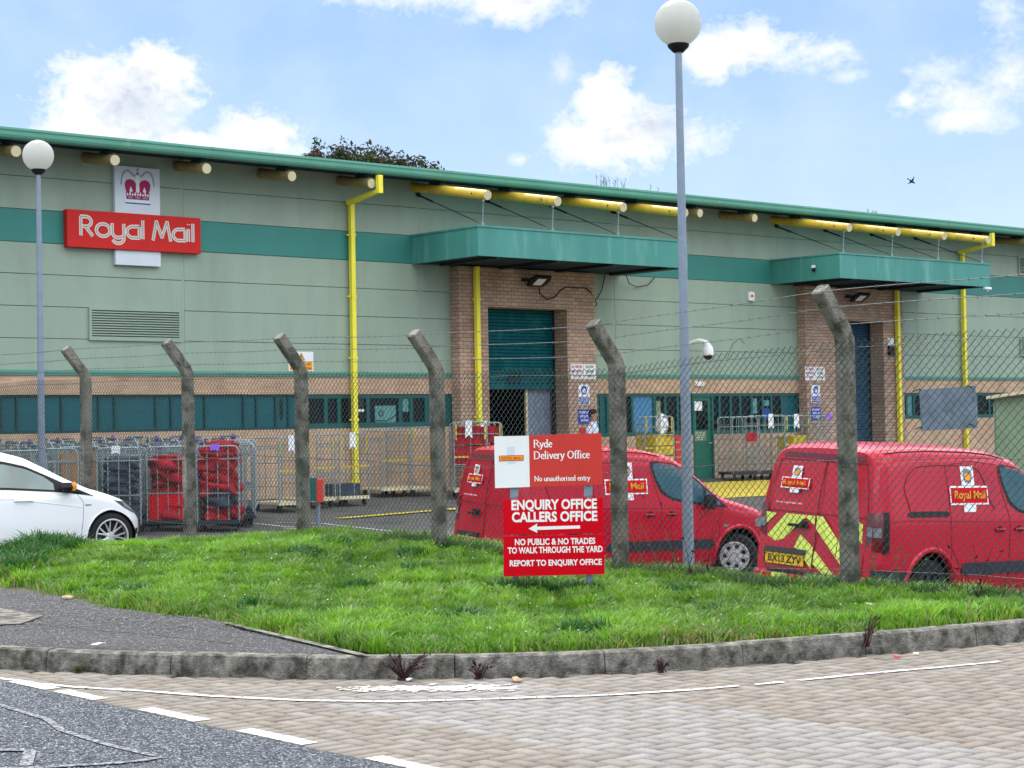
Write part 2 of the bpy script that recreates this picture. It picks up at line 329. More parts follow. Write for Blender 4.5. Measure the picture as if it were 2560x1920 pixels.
def copy_tree(o, parent=None, children_of=None):
    c = o.copy(); col.objects.link(c)
    if parent is not None: c.parent = parent
    for ch in children_of[o]: copy_tree(ch, c, children_of)
    return c
def kids(o):
    d = {}
    def rec(p):
        d[p] = [q for q in bpy.data.objects if q.parent == p]
        for q in d[p]: rec(q)
    rec(o); return d
def fbasis(t, n):
    """matrix whose x is t, y is up-ish, z is the outward normal n."""
    t = Vector(t).normalized(); n = Vector(n).normalized(); u = n.cross(t)
    return Matrix(((t.x, u.x, n.x), (t.y, u.y, n.y), (t.z, u.z, n.z))).to_4x4()
FACE = fbasis((1, 0, 0), (0, -1, 0))
def text(s, name, loc, h, m, parent, M=FACE, width=None, bold=0.0, extrude=.001, align='CENTER', shear=0.0, spacing=1.0):
    """lettering: h = cap height, loc = centre (or left) of the base line."""
    cu = bpy.data.curves.new(name, 'FONT'); cu.body = s; cu.size = h/0.70; cu.align_x = align; cu.extrude = extrude; cu.offset = bold*h; cu.shear = shear; cu.space_character = spacing
    cu.resolution_u = 3; cu.materials.append(MATS[m])
    o = bpy.data.objects.new(name, cu); col.objects.link(o)
    bpy.context.view_layer.update(); dg = bpy.context.evaluated_depsgraph_get(); me = bpy.data.meshes.new_from_object(o.evaluated_get(dg)); bpy.data.objects.remove(o); bpy.data.curves.remove(cu)
    me.name = name; o = bpy.data.objects.new(name, me); col.objects.link(o); sx = 1.0
    if width: xs = [v.co.x for v in me.vertices]; sx = width/max(max(xs)-min(xs), 1e-4)
    o.matrix_basis = Matrix.Translation(loc) @ M @ Matrix.Diagonal((sx, 1, 1, 1))
    if parent is not None: attach(o, parent)
    return o
def big_mesh(name, V, F, m, tint=None, smooth=False):
    """numpy mesh: V (n,3), F (k,3|4), optional per-face tint (k,3)."""
    me = bpy.data.meshes.new(name); V = np.asarray(V, np.float32); F = np.asarray(F, np.int32); k, w = F.shape
    me.vertices.add(len(V)); me.vertices.foreach_set('co', V.ravel()); me.loops.add(k*w); me.loops.foreach_set('vertex_index', F.ravel())
    me.polygons.add(k); me.polygons.foreach_set('loop_start', np.arange(0, k*w, w, dtype=np.int32)); me.polygons.foreach_set('loop_total', np.full(k, w, np.int32))
    if smooth: me.polygons.foreach_set('use_smooth', np.ones(k, bool))
    me.update(calc_edges=True); me.materials.append(MATS[m])
    if tint is not None:
        a = me.attributes.new('tint', 'FLOAT_COLOR', 'FACE'); c = np.ones((k, 4), np.float32); c[:, :3] = tint; a.data.foreach_set('color', c.ravel())
    o = bpy.data.objects.new(name, me); col.objects.link(o); return o
def lin(r, g, b): return tuple(((c/255)/12.92 if c/255 <= .04045 else (((c/255)+.055)/1.055)**2.4) for c in (r, g, b))
# ------------------------------------------------------------------ ground (y = minus the distance in front of the wall)
def zyard(x, y):
    v = np.asarray(-y, float); b = np.interp(v, [-5, 0, 5, 12, 20, 30], [.08, .08, -.2, -.46, -.56, -.6])
    return b-.028*np.clip(np.asarray(x)+8, 0, 5)*np.clip(v/15, 0, 1)
KERB = np.array([(-18.52, 12), (-18.52, -2), (-18.52, -12), (-18.52, -17), (-18.51, -19), (-18.48, -20.2), (-18.38, -20.95), (-18.17, -21.46), (-17.91, -21.94), (-17.66, -22.40), (-17.36, -22.93), (-17.0, -23.44),
  (-16.62, -23.86), (-16.17, -24.22), (-15.71, -24.54), (-15.18, -24.78), (-14.68, -24.95), (-14.05, -25.13), (-13.48, -25.28), (-12.66, -25.46), (-11.4, -25.65), (-10.4, -25.72)])
def resample(P, step):
    P = np.asarray(P, float); d = np.r_[0, np.cumsum(np.linalg.norm(np.diff(P, axis=0), axis=1))]
    n = max(2, int(d[-1]/step)+1); t = np.linspace(0, d[-1], n)
    return np.stack([np.interp(t, d, P[:, i]) for i in range(P.shape[1])], 1)
# smooth the curve a little
KP = resample(KERB, .15)
for _ in range(3): KP[1:-1] = (KP[:-2]+2*KP[1:-1]+KP[2:])/4
def kerb_off(d):
    t = np.gradient(KP, axis=0); t /= np.linalg.norm(t, axis=1)[:, None]; nrm = np.stack([-t[:, 1], t[:, 0]], 1)   # towards the verge
    return KP+nrm*d
KIN = kerb_off(.125)
def kerb_y_at(x): return np.interp(x, KIN[:, 0][KIN[:, 1] < -19.5], KIN[:, 1][KIN[:, 1] < -19.5])

def grid(name, X, Y, Z, m, smooth=True):
    a, b = X.shape; V = np.stack([X, Y, Z], -1).reshape(-1, 3); i = np.arange(a*b).reshape(a, b)
    F = np.stack([i[:-1, :-1], i[1:, :-1], i[1:, 1:], i[:-1, 1:]], -1).reshape(-1, 4)
    o = big_mesh(name, V, F, m, smooth=smooth)
    bm = bmesh.new(); bm.from_mesh(o.data)
    if sum(f.normal.z for f in bm.faces) < 0: bmesh.ops.reverse_faces(bm, faces=bm.faces)
    bm.to_mesh(o.data); bm.free(); return o
def sheet(name, poly, z, m, kind='structure'):
    mb = MB(); mb.add([(x, y, z) for x, y in poly], [tuple(range(len(poly)))]); o = mb.build(name, m); tag(o, kind=kind); return o

def strip_flat(P, w, z, mb):
    for (a, b) in zip(P[:-1], P[1:]):
        d = Vector((b[0]-a[0], b[1]-a[1])).normalized(); n = Vector((-d.y, d.x))*w/2; mb.add([(a[0]-n.x, a[1]-n.y, z), (b[0]-n.x, b[1]-n.y, z), (b[0]+n.x, b[1]+n.y, z), (a[0]+n.x, a[1]+n.y, z)], [(0, 1, 2, 3)])
def chip_mat():
    """chipped asphalt: fine pale and dark stones."""
    m = mat('road_asphalt', (.115, .125, .145), .95, var=0, bump=.8, bscale=130); nt = m.node_tree; N = nt.nodes; L = nt.links; b = N['Principled BSDF']
    geo = N.new('ShaderNodeNewGeometry'); vo = N.new('ShaderNodeTexVoronoi'); vo.inputs['Scale'].default_value = 75; L.new(geo.outputs['Position'], vo.inputs['Vector'])
    sp = N.new('ShaderNodeSeparateXYZ'); L.new(vo.outputs['Color'], sp.inputs[0])
    rp = N.new('ShaderNodeValToRGB'); e = rp.color_ramp.elements; e[0].position = 0; e[0].color = (.012, .015, .021, 1); e[1].position = 1; e[1].color = (.135, .15, .175, 1)
    q = rp.color_ramp.elements.new(.5); q.color = (.038, .044, .054, 1); L.new(sp.outputs[0], rp.inputs[0])
    n = N.new('ShaderNodeTexNoise'); n.inputs['Scale'].default_value = 1.1; n.inputs['Detail'].default_value = 6; L.new(geo.outputs['Position'], n.inputs['Vector'])
    mr = N.new('ShaderNodeMapRange'); mr.inputs['From Min'].default_value = .3; mr.inputs['From Max'].default_value = .7; mr.inputs['To Min'].default_value = .85; mr.inputs['To Max'].default_value = 1.2; L.new(n.outputs['Fac'], mr.inputs[0])
    mx = N.new('ShaderNodeMixRGB'); mx.blend_type = 'MULTIPLY'; mx.inputs[0].default_value = 1; L.new(rp.outputs[0], mx.inputs[1]); L.new(mr.outputs[0], mx.inputs[2]); L.new(mx.outputs[0], b.inputs['Base Color'])
chip_mat()
def setting():
    g = MB(); g.add([(-3000, -3000, -1.1), (3000, -3000, -1.1), (3000, 3000, -1.1), (-3000, 3000, -1.1)], [(0, 1, 2, 3)]); tag(g.build('ground', 'land'), kind='structure')
    # asphalt road at the left, with the car park behind the verge
    sheet('road', [(-60, -60), (-18.42, -60), (-18.42, 12), (-60, 12)], 0.0, 'road_asphalt')
    # paving bed under the blocks
    K = KP[KP[:, 1] < -20.6]
    bed = [(-18.42, -60), (-6, -60), (-6, -25.7)]+[(x, y) for x, y in K[::-1]]+[(-18.42, -21.0)]
    sheet('paving_bed', bed, -.016, 'sand_bed')
    # yard
    xs = np.r_[np.linspace(-11.3, 0, 24), np.linspace(1, 60, 30)]; ys = np.linspace(-.02, -45, 60); X, Y = np.meshgrid(xs, ys, indexing='ij')
    Z = zyard(X, Y); tag(grid('yard', X, Y, Z, 'yard_asphalt'), kind='structure')
    # car park behind the verge, outside the fence, and the slope down to the yard
    xs = np.array([-18.3, -16, -14, -12.2, -11.3, -10.9, -10.2, -9.8]); ys = np.linspace(12, -14.6, 20); X, Y = np.meshgrid(xs, ys, indexing='ij')
    Z = np.where(X < -11.1, .004, np.where(X < -10.5, -.05, zyard(X, Y)-.05)); tag(grid('car_park', X, Y, Z, 'yard_asphalt'), kind='structure')
    # kerb stones along the curve
    mb = MB(); s = np.r_[0, np.cumsum(np.linalg.norm(np.diff(KP, axis=0), axis=1))]; out = KP; inn = KIN
    L = .915; k = 0
    prof = [(0, -.03), (.012, .085), (.022, .118), (.042, .130), (.125, .130), (.125, -.03)]
    while k*L < s[-1]-.2:
        a, b = k*L+.003, min((k+1)*L-.003, s[-1]); t = np.linspace(a, b, 5); jz = rng.uniform(-.004, .004); jd = rng.uniform(-.004, .004)
        P = [(np.interp(q, s, out[:, 0]), np.interp(q, s, out[:, 1])) for q in t]; Q = [(np.interp(q, s, inn[:, 0]), np.interp(q, s, inn[:, 1])) for q in t]
        vs = []
        for (p, q) in zip(P, Q):
            for d, z in prof: f = (d+jd)/.125; vs.append((p[0]+(q[0]-p[0])*f, p[1]+(q[1]-p[1])*f, z+(jz if z > .1 else 0)))
        n = len(prof); fs = [(i*n+j, i*n+j+1, (i+1)*n+j+1, (i+1)*n+j) for i in range(4) for j in range(n-1)]+[tuple(range(n)), tuple(reversed(range(4*n, 5*n)))]
        mb.add(vs, fs); k += 1
    tag(mb.build('kerb', 'kerb'), kind='structure')
    # footpath between kerb and grass, ending in a point
    edge = np.array([(-16.1, 12), (-16.05, -14), (-16.0, -16.77), (-16.05, -17.3), (-16.21, -18.8), (-16.36, -19.6), (-16.33, -20.3), (-16.28, -20.8), (-16.42, -21.5), (-16.5, -22.0), (-16.62, -22.6), (-16.83, -23.52)])
    ys = np.linspace(12, -23.5, 190); xi = np.interp(-ys, -KIN[:, 1], KIN[:, 0]); xe = np.interp(-ys, -edge[:, 1], edge[:, 0])+.05
    f = np.linspace(0, 1, 8)[:, None]; X = xi[None]*(1-f)+np.maximum(xe, xi+.01)[None]*f; Y = np.repeat(ys[None], 8, 0)
    Z = .124+.006*np.sin(X*3+Y*1.3)*(f > .05)*(f < .95); tag(grid('footpath', X, Y, Z, 'path_asphalt'), kind='structure')
    # cracks and a worn trench line across the path
    r3 = random.Random(6); mb = MB()
    for (a, b_) in (((-18.2, -20.25), (-16.45, -20.9)), ((-18.3, -17.4), (-16.3, -18.6)), ((-17.3, -20.1), (-17.0, -22.4)), ((-17.6, -18.9), (-16.4, -19.5))):
        n = 14; P = [(a[0]+(b_[0]-a[0])*i/n+r3.uniform(-.03, .03), a[1]+(b_[1]-a[1])*i/n+r3.uniform(-.03, .03)) for i in range(n+1)]
        strip_flat(P, .014, .1335, mb)
    tag(mb.build('path_crack', 'black'), kind='structure')
    # pale relaid patch in the path and the thin concrete edging strip
    p = [(-18.1, -19.9), (-17.4, -20.15), (-17.02, -19.75), (-16.95, -18.2), (-17.5, -17.9), (-18.2, -18.0)]
    mb = MB(); mb.add([(x, y, .136) for x, y in p], [tuple(range(6))]); tag(mb.build('path_patch', 'kerb'), kind='structure')
    mb = MB(); mb.add([(-16.43, -21.35, .145), (-16.38, -21.35, .145), (-16.80, -23.62, .142), (-16.86, -23.60, .142)], [(0, 1, 2, 3)])
    mb.box(-16.9, -16.3, -21.3, -21.31, .1, .101); tag(mb.build('edging_strip', 'kerb'), kind='structure')
    # verge
    mb = None; nx, ny = 60, 90; xs = np.linspace(-16.5, -9.9, nx); X = np.zeros((nx, ny)); Y = X.copy(); Z = X.copy()
    for i, x in enumerate(xs):
        yk = float(kerb_y_at(np.clip(x, -17, -10.5))); y0 = -14.3
        ys = np.linspace(y0, yk+.0, ny); X[i] = x; Y[i] = ys; Z[i] = zverge(x, ys)
    tag(grid('verge', X, Y, Z, 'soil'), kind='structure')
def zverge(x, y):
    x = np.asarray(x, float); y = np.asarray(y, float); yk = kerb_y_at(np.clip(x, -17, -10.5))
    e = np.minimum(np.clip((x+16.35)/1.6, 0, 1), np.clip((y-yk)/1.6, 0, 1)); e = e*e*(3-2*e)
    hgt = np.interp(-y, [14.3, 15.0, 17, 18.5, 20, 22.5, 25], [.02, .15, .15, .03, -.035, -.055, -.045])
    base = np.where(-y < 15.0, np.interp(-y, [14.3, 14.9], [0, .12]), .118)
    z = base+hgt*e+.012*np.sin(x*3.1+1)*np.sin(y*2.3)*e
    zy = zyard(x, y)-.03; f = np.clip((x+10.95)/.7, 0, 1); f = f*f*(3-2*f)
    return z*(1-f)+zy*f
setting()

def paving():
    """herringbone block paving, each block raised above its joints."""
    V = []; F = []; T = []
    beige = [lin(138, 131, 122), lin(143, 135, 126), lin(133, 124, 115), lin(146, 139, 131), lin(139, 129, 118)]
    grey = [lin(147, 143, 140), lin(151, 147, 144), lin(142, 137, 132), lin(148, 142, 135)]
    Kx, Ky = KP[:, 0], KP[:, 1]; sel = Ky < -20.5
    def ok(x, y): return y < np.interp(x, Kx[sel], Ky[sel])-.045 if x > -18.38 else False
    def block(x0, y0, x1, y1, edge=False):
        cx, cy = (x0+x1)/2, (y0+y1)/2
        if not ok(cx, cy): return
        # only what a viewer near the camera can see
        d = Vector((cx-CAMP.x, cy-CAMP.y, 0)); dep = d.dot(CY); lat = d.dot(CX)
        if dep < 5.2 or dep > 19 or abs(lat) > dep*.42+1.0: return
        g = .005; j = rng.uniform(-.0008, .0008); b = len(V); t = .005
        tx, ty = rng.uniform(-.0009, .0009, 2)
        for ox, oy, z in ((g, g, -.013), (g+t, g+t, 0)):
            for (px, py) in ((x0+ox, y0+oy), (x1-ox, y0+oy), (x1-ox, y1-oy), (x0+ox, y1-oy)):
                V.append((px, py, z+(j+tx*(1 if px > cx else -1)+ty*(1 if py > cy else -1) if z == 0 else 0)))
        F.extend([(b+4, b+5, b+6, b+7)]+[(b+k, b+(k+1) % 4, b+4+(k+1) % 4, b+4+k) for k in range(4)])
        gz = (-17.62 < cx < -16.22 and cy < -24.35+.25*(cx+17)) or (-17.6 < cx < -16.3 and cy < -24.2)
        if gz and cx < -17.62+.01: gz = False
        pal = grey if gz and not edge else beige
        c = np.array(pal[rng.integers(len(pal))])*rng.uniform(.67, .77)
        T.extend([c]*5)
    w = .1
    for n in range(0, 140):                                   # soldier course along the asphalt
        y = -21.2-n*w; block(-18.42, y-w, -18.22, y, True)
    # herringbone: two families of blocks
    x0, y0 = -18.22, -20.0
    for r in range(-10, 190):
        for c in range(-100, 120):
            X = x0+(c)*w; Y = y0-r*w; k = (c-r) % 4
            if X < x0-.001:
                if k == 0 and X+w > x0-.001: block(X+w, Y-w, X+2*w, Y)
                continue
            if k == 0: block(X, Y-w, X+2*w, Y)
            elif k == 3: block(X, Y-2*w, X+w, Y)
    o = big_mesh('block_paving', V, F, 'paver', tint=np.array(T)); tag(o, kind='structure')
paving()

r9 = random.Random(9)
def strip(pts, w, z, mb, gaps=0.0, skip=0):
    P = resample(pts, .1); t = np.gradient(P, axis=0); t /= np.linalg.norm(t, axis=1)[:, None]; n = np.stack([-t[:, 1], t[:, 0]], 1)
    for i in range(len(P)-1):
        g = gaps*.5; a, b = P[i], P[i+1]; d = b-a; a = a+d*g; b = b-d*g
        ww = w*(1+rng.uniform(-.22, .22)) if gaps else w
        if skip and r9.random() < skip: continue
        z0 = z(a[0], a[1]) if callable(z) else z; z1 = z(b[0], b[1]) if callable(z) else z
        mb.add([(*(a-n[i]*ww/2), z0), (*(b-n[i+1]*ww/2), z1), (*(b+n[i+1]*ww/2), z1), (*(a+n[i]*ww/2), z0)], [(0, 1, 2, 3)])
def markings():
    mb = MB()
    WL = [(-18.40, -21.85), (-18.26, -22.60), (-18.05, -23.07), (-17.88, -23.56), (-17.61, -24.10), (-17.29, -24.52), (-16.76, -24.91), (-16.34, -25.20), (-15.85, -25.42), (-15.40, -25.56), (-14.69, -25.72), (-14.08, -25.90), (-13.72, -25.98)]
    strip(WL, .05, .0055, mb, .08, .02)
    for a in (-22.1, -22.7, -23.7, -24.7, -25.8, -26.8, -27.9):  # dashes painted on the edge blocks
        n = 6 if a < -23 else 5
        for k in range(n): y = a-.1*k; mb.box(-18.412, -18.315+r9.uniform(-.006, .006), y-.094, y-.006, .002, .004)
    o = mb.build('road_marking', 'line_white'); tag(o, kind='structure')
    mb = MB(); r2 = random.Random(4)                               # spilled white paint
    for k in range(420):
        t = r2.random(); x = -17.15+t*.62+r2.gauss(0, .05); y = -23.95-t*.62+r2.gauss(0, .05); s = r2.uniform(.004, .020)
        mb.add([(x+s*1.8*math.cos(q)*r2.uniform(.6, 1.1), y+s*math.sin(q)*r2.uniform(.6, 1.2), .0045+k*.000004) for q in [i*math.pi/3 for i in range(6)]], [(0, 1, 2, 3, 4, 5)])
    tag(mb.build('paint_spill', 'line_white'), kind='structure')
    mb = MB(); z = .0062
    strip([(-18.87, -22.95), (-18.92, -23.66), (-19.03, -24.05), (-19.07, -24.6), (-19.06, -25.05)], .040, z, mb)
    strip([(-19.06, -25.1), (-19.2, -25.12), (-19.6, -24.92), (-19.9, -24.7)], .05, z+.001, mb)
    strip([(-19.62, -24.3), (-19.4, -24.46), (-19.61, -24.85)], .06, z+.002, mb)
    tag(mb.build('worn_marking', 'line_worn'), kind='structure')
    zy = lambda x, y: float(zyard(x, y))+.012
    mb = MB()
    strip([(-5.6, -4.1), (-5.28, -4.24), (-5.04, -5.17)], .09, zy, mb); strip([(-4.9, -4.3), (-4.14, -4.71), (-3.84, -8.23), (-3.6, -11)], .09, zy, mb)
    strip([(-5.3, -5.2), (-5.03, -6.0), (-4.79, -8.8), (-4.6, -11.5)], .09, zy, mb); strip([(-6.03, -7.52), (-5.03, -7.88), (-4.0, -8.1)], .09, zy, mb)
    strip([(-9.5, -10.5), (-4.6, -9.6)], .09, zy, mb); strip([(-9.5, -16.6), (-3.5, -16.6)], .09, zy, mb)
    tag(mb.build('bay_marking', 'line_white'), kind='structure')
    mb = MB(); strip([(-3.3, -4.05), (-.42, -3.6)], .34, zy, mb); strip([(-.42, -3.6), (3.2, -2.9)], .5, zy, mb)
    for i in range(8): x = 6.2+i*.9; mb.add([(x, -1.0, zy(x, -1)), (x+.9, -1.0, zy(x+.9, -1)), (x+.9-1.6, -4.3, zy(x, -4.3)), (x-1.6, -4.3, zy(x, -4.3))], [(0, 1, 2, 3)])
    tag(mb.build('yellow_marking', 'line_yellow'), kind='structure')
markings()
def chips():
    """loose and bedded stone chippings that give the asphalt its grain."""
    g = np.random.default_rng(12)
    def lay(name, x, y, z, s0, s1, pal):
        d = (x-CAMP.x)*CY.x+(y-CAMP.y)*CY.y; lat = (x-CAMP.x)*CX.x+(y-CAMP.y)*CX.y; ok = (np.abs(lat) < d*.33+.5) & (d > 6.5); x, y = x[ok], y[ok]; n = len(x)
        a = g.uniform(0, 6.28, n); s = g.uniform(s0, s1, n); P = np.zeros((n, 5, 3)); 
        for k in range(4):
            t = a+k*np.pi/2+g.normal(0, .25, n); r_ = s*g.uniform(.7, 1.15, n); P[:, k, 0] = x+np.cos(t)*r_; P[:, k, 1] = y+np.sin(t)*r_; P[:, k, 2] = z+.0005
        P[:, 4, 0] = x; P[:, 4, 1] = y; P[:, 4, 2] = z+s*.45
        b = (np.arange(n)*5)[:, None]; F = np.concatenate([b+np.array([[k, (k+1) % 4, 4]]) for k in range(4)], 1).reshape(-1, 3)
        pal = np.array(pal); c = pal[g.integers(0, len(pal), n)]*g.uniform(.7, 1.25, n)[:, None]
        o = big_mesh(name, P.reshape(-1, 3), F, 'paver', tint=np.repeat(c, 4, axis=0)); tag(o, kind='stuff')
    x = g.uniform(-21.5, -18.43, 150000); y = g.uniform(-28.6, -20.5, 150000)
    lay('road_chippings', x, y, .0, .003, .0085, [(.05, .058, .07), (.15, .165, .19), (.24, .255, .28), (.03, .035, .045), (.10, .115, .135)])
    x = g.uniform(-18.4, -16.1, 70000); y = g.uniform(-23.4, -14, 70000); xi = np.interp(-y, -KIN[:, 1], KIN[:, 0])+.02; xe = np.interp(-y, [12, 14, 16.77, 17.3, 18.8, 19.6, 20.3, 20.8, 21.5, 22.0, 22.6, 23.52], [-16.05, -16.05, -16.0, -16.05, -16.21, -16.36, -16.33, -16.28, -16.42, -16.5, -16.62, -16.83]); ok = (x > xi) & (x < xe)
    lay('path_grit', x[ok], y[ok], .129, .003, .009, [(.035, .035, .04), (.11, .11, .115), (.17, .165, .16), (.06, .06, .065)])
chips()

# ------------------------------------------------------------------ the delivery-office building
JX = [-22.5, -16.41, -10.32, -4.23, 1.87, 7.95, 14.05, 20.14, 26.23, 32.3, 38.4]
ZS = [2.76, 3.38, 4.00, 4.62, 5.23, 5.865, 6.50, 7.12]
P1 = (2.76, 7.03, 3.63, 6.10); P2 = (14.85, 19.10, 16.15, 18.20)      # brick porches: outer and opening
building = thing('delivery_office', (0, 0, 0), 'long sage green clad depot with a teal stripe, brick base and green roof edge', 'building')
def building_parts():
    B = building
    def panels(z0, z1, m, name, proud=0.0):
        mb = MB()
        for a, b in zip(JX[:-1], JX[1:]):
            segs = [(a+.035, b-.035)]
            for (p0, p1, _, _) in (P1, P2):
                ns = []
                for s0, s1 in segs:
                    if z0 < 5.2 and s0 < p1 and s1 > p0:
                        if s0 < p0: ns.append((s0, p0-.0))
                        if s1 > p1: ns.append((p1+.0, s1))
                    else: ns.append((s0, s1))
                segs = ns
            for s0, s1 in segs: mb.box(s0, s1, -.0-proud, .10, z0+.006, z1-.006)
        return mb
    mb = panels(0, 0, 'sage', 'x'); mb = MB()
    for z0, z1 in zip(ZS[:-1], ZS[1:]):
        if z0 == 5.23: continue
        q = panels(z0, z1, 'sage', 'x'); b = len(mb.v); mb.v += q.v; mb.f += [tuple(i+b for i in f) for f in q.f]; mb.mi += q.mi
    mb.build('wall_cladding', 'sage', B, bevel=.006)
    panels(5.23, 5.865, 'teal', 'x', .002).build('colour_band', 'teal', B, bevel=.006)
    for x in JX: mb = MB(); mb.box(x-.032, x+.032, .006, .019, 2.76, 7.1); mb.build('joint_strip', 'sage', B)
    mb = MB(); mb.box(-22.5, 38.4, .020, .3, 5.21, 7.11); mb.box(-22.5, 38.4, .11, .3, 7.111, 7.3)
    for a, b in ((-22.5, P1[0]), (P1[1], P2[0]), (P2[1], 38.4)): mb.box(a, b, .020, .3, 2.78, 5.209); mb.box(a, b, .11, .3, 2.7, 2.779)
    mb.build('wall_core', 'core', B)
    mb = MB()
    for a, b in ((-22.5, P1[0]-.002), (P1[1]+.002, P2[0]-.002), (P2[1]+.002, 38.4)):
        mb.box(a, b, -.05, .02, 2.715, 2.765); mb.box(a, b, -.03, .02, 2.67, 2.714)
    mb.build('drip_trim', 'trim_teal', B)
    # window bands: (x0, x1, z0) cut out of the brick base
    bands = [(-14.0, P1[0], 1.54), (P1[1], P2[0], 1.22), (P2[1]+.12, 38.4, 1.53)]
    mb = MB()
    for x0, x1, z0 in bands:
        mb.box(x0, x1, 0, .25, 2.29, 2.668)
        if x0 == P1[1]: mb.box(x0, 10.68, 0, .25, -.3, z0); mb.box(11.47, x1, 0, .25, -.3, z0)
        else: mb.box(x0, x1, 0, .25, -.8, z0)
    mb.box(-22.5, -14.0, 0, .25, -.8, 2.668)
    mb.build('brick_base', 'buff_brick', B)
    # brick porches
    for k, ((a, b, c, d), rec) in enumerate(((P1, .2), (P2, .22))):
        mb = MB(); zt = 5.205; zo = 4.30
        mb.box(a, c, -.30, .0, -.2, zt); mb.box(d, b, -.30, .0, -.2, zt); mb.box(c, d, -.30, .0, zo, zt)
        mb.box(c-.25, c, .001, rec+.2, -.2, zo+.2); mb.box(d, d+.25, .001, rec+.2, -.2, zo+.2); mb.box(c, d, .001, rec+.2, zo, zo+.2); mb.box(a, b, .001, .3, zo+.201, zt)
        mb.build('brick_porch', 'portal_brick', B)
        # roller shutter: slatted curtain, guides and bottom bar
        bot = 2.50 if k == 0 else .06
        sh = MB(); z = zo-.01; m = 'shutter_teal' if k == 0 else 'shutter_blue'
        while z > bot:
            sh.prism([(0, z), (-.018, z-.018), (-.02, z-.06), (0, z-.078)], lambda a_, b_, d_: (d_, rec+a_, b_), c+.04, d-.04); z -= .08
        sh.box(c+.04, d-.04, rec-.03, rec+.03, bot-.10, bot)
        so = sh.build('roller_shutter', m, B)
        for g0 in (c, d-.05): gd = MB(); gd.box(g0, g0+.05, rec-.05, rec+.05, .0, zo); gd.build('shutter_guide', 'dark_metal', so)
        if k == 0:
            n = MB(); n.box(0, .01, 0, .01, 0, .01)
            for i, dx in enumerate((-.16, 0, .16)):
                mm = MB(); mm.box(4.82+dx-.02, 4.82+dx+.02, rec-.035, rec-.022, 2.52, 2.82); mm.box(4.82+dx-.045, 4.82+dx+.045, rec-.04, rec-.03, 2.62+.05*i, 2.66+.05*i); mm.build('shutter_mark', 'black', so)
    # dark loading bay behind the open shutter, with a pale strip curtain at its right
    mb = MB(); c, d = P1[2], P1[3]
    mb.box(c-2, c-1.9, .45, 6, -.1, 4.5); mb.box(d+1.9, d+2, .45, 6, -.1, 4.5); mb.box(c-2, d+2, 6, 6.1, -.1, 4.5); mb.box(c-2, d+2, .45, 6, 4.5, 4.6); mb.box(c-2, d+2, .42, 6, -.02, .06)
    mb.build('loading_bay', 'void', B)
    mb = MB(); mb.box(5.32, 6.04, .30, .34, .08, 2.42); mb.build('bay_door', 'board_grey', B)
    mb = MB(); mb.box(5.25, 5.31, .28, .34, .08, 2.42); mb.build('bay_post', 'tube_cream', B)
    # rest of the shell
    mb = MB(); mb.box(-22.5, 38.4, 30, 30.3, -.8, 7); mb.box(-22.8, -22.5, 0, 30.3, -.8, 7); mb.box(38.4, 38.7, 0, 30.3, -.8, 7); mb.build('side_wall', 'sage', B)
    rf = MB(); rf.prism([(-1.12, 7.13), (-1.12, 7.17), (15, 8.6), (31, 7.2), (31, 7.1), (15, 8.5)], lambda a_, b_, d_: (d_, a_, b_), -23, 39); r = rf.build('roof', 'fascia', B)
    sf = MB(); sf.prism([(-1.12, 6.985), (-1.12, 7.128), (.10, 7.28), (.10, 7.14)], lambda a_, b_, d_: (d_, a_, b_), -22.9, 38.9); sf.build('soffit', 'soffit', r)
    gt = MB(); prof = [(-1.20, 7.205), (-1.245, 7.20), (-1.25, 7.155), (-1.235, 7.13), (-1.235, 7.06), (-1.215, 7.015), (-1.17, 6.985), (-1.12, 6.985), (-1.12, 7.19)]
    gt.prism(prof, lambda a_, b_, d_: (d_, a_, b_), -23, 39); gt.build('gutter', 'fascia', r, bevel=.004)
    for x in JX[1:-1]:
        j = MB(); j.prism([(a_-.004, b_+.003) for a_, b_ in prof], lambda a_, b_, d_: (d_, a_, b_), x-.02, x+.02); j.build('gutter_joint', 'trim_teal', r)
    # outrigger tubes under the eaves, long ones over the canopies
    xs_ = [-12.45+2.03*i for i in range(22)]
    for x in xs_:
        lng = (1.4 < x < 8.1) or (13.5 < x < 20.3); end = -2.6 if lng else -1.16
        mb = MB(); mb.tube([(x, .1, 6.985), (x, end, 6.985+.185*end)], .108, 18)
        t = mb.build('roof_tube', 'tube_yellow' if lng else 'tube_yellow_shaded', B, smooth=True)
        mb = MB(); mb.tube([(x, end-.001, 6.985+.185*end), (x, end-.012, 6.985+.185*end-.002)], .100 if not lng else .104, 18); mb.build('end_cap', 'tube_cream', t)
        mb = MB(); mb.box(x-.03, x+.03, -1.0, -.6, 6.90, 7.02); mb.build('bracket', 'soffit', t)
        if lng: mb = MB(); mb.tube([(x-.112, end+.4, 6.985+.185*(end+.4)), (x-.125, end+.4, 6.985+.185*(end+.4))], .018, 8); mb.build('bolt', 'black', t)
    # canopies
    for (x0, x1) in ((1.66, 8.15), (13.80, 20.42)):
        mb = MB(); z0, z1, d = 5.215, 5.835, 2.37; t = .05
        mb.box(x0, x1, -d, -d+t, z0, z1); mb.box(x0, x0+t, -d+t, -.002, z0, z1); mb.box(x1-t, x1, -d+t, -.002, z0, z1)
        mb.box(x0+t, x1-t, -d+t, -.002, z1-.10, z1-.05)
        c = mb.build('canopy', 'canopy_teal', B, bevel=.004)
        mb = MB(); mb.box(x0-.02, x1+.02, -d-.02, -d+.09, z1+.001, z1+.045); mb.box(x0-.02, x0+.09, -d+.09, -.002, z1+.001, z1+.045); mb.box(x1-.09, x1+.02, -d+.09, -.002, z1+.001, z1+.045); mb.build('coping', 'canopy_teal', c, bevel=.003)
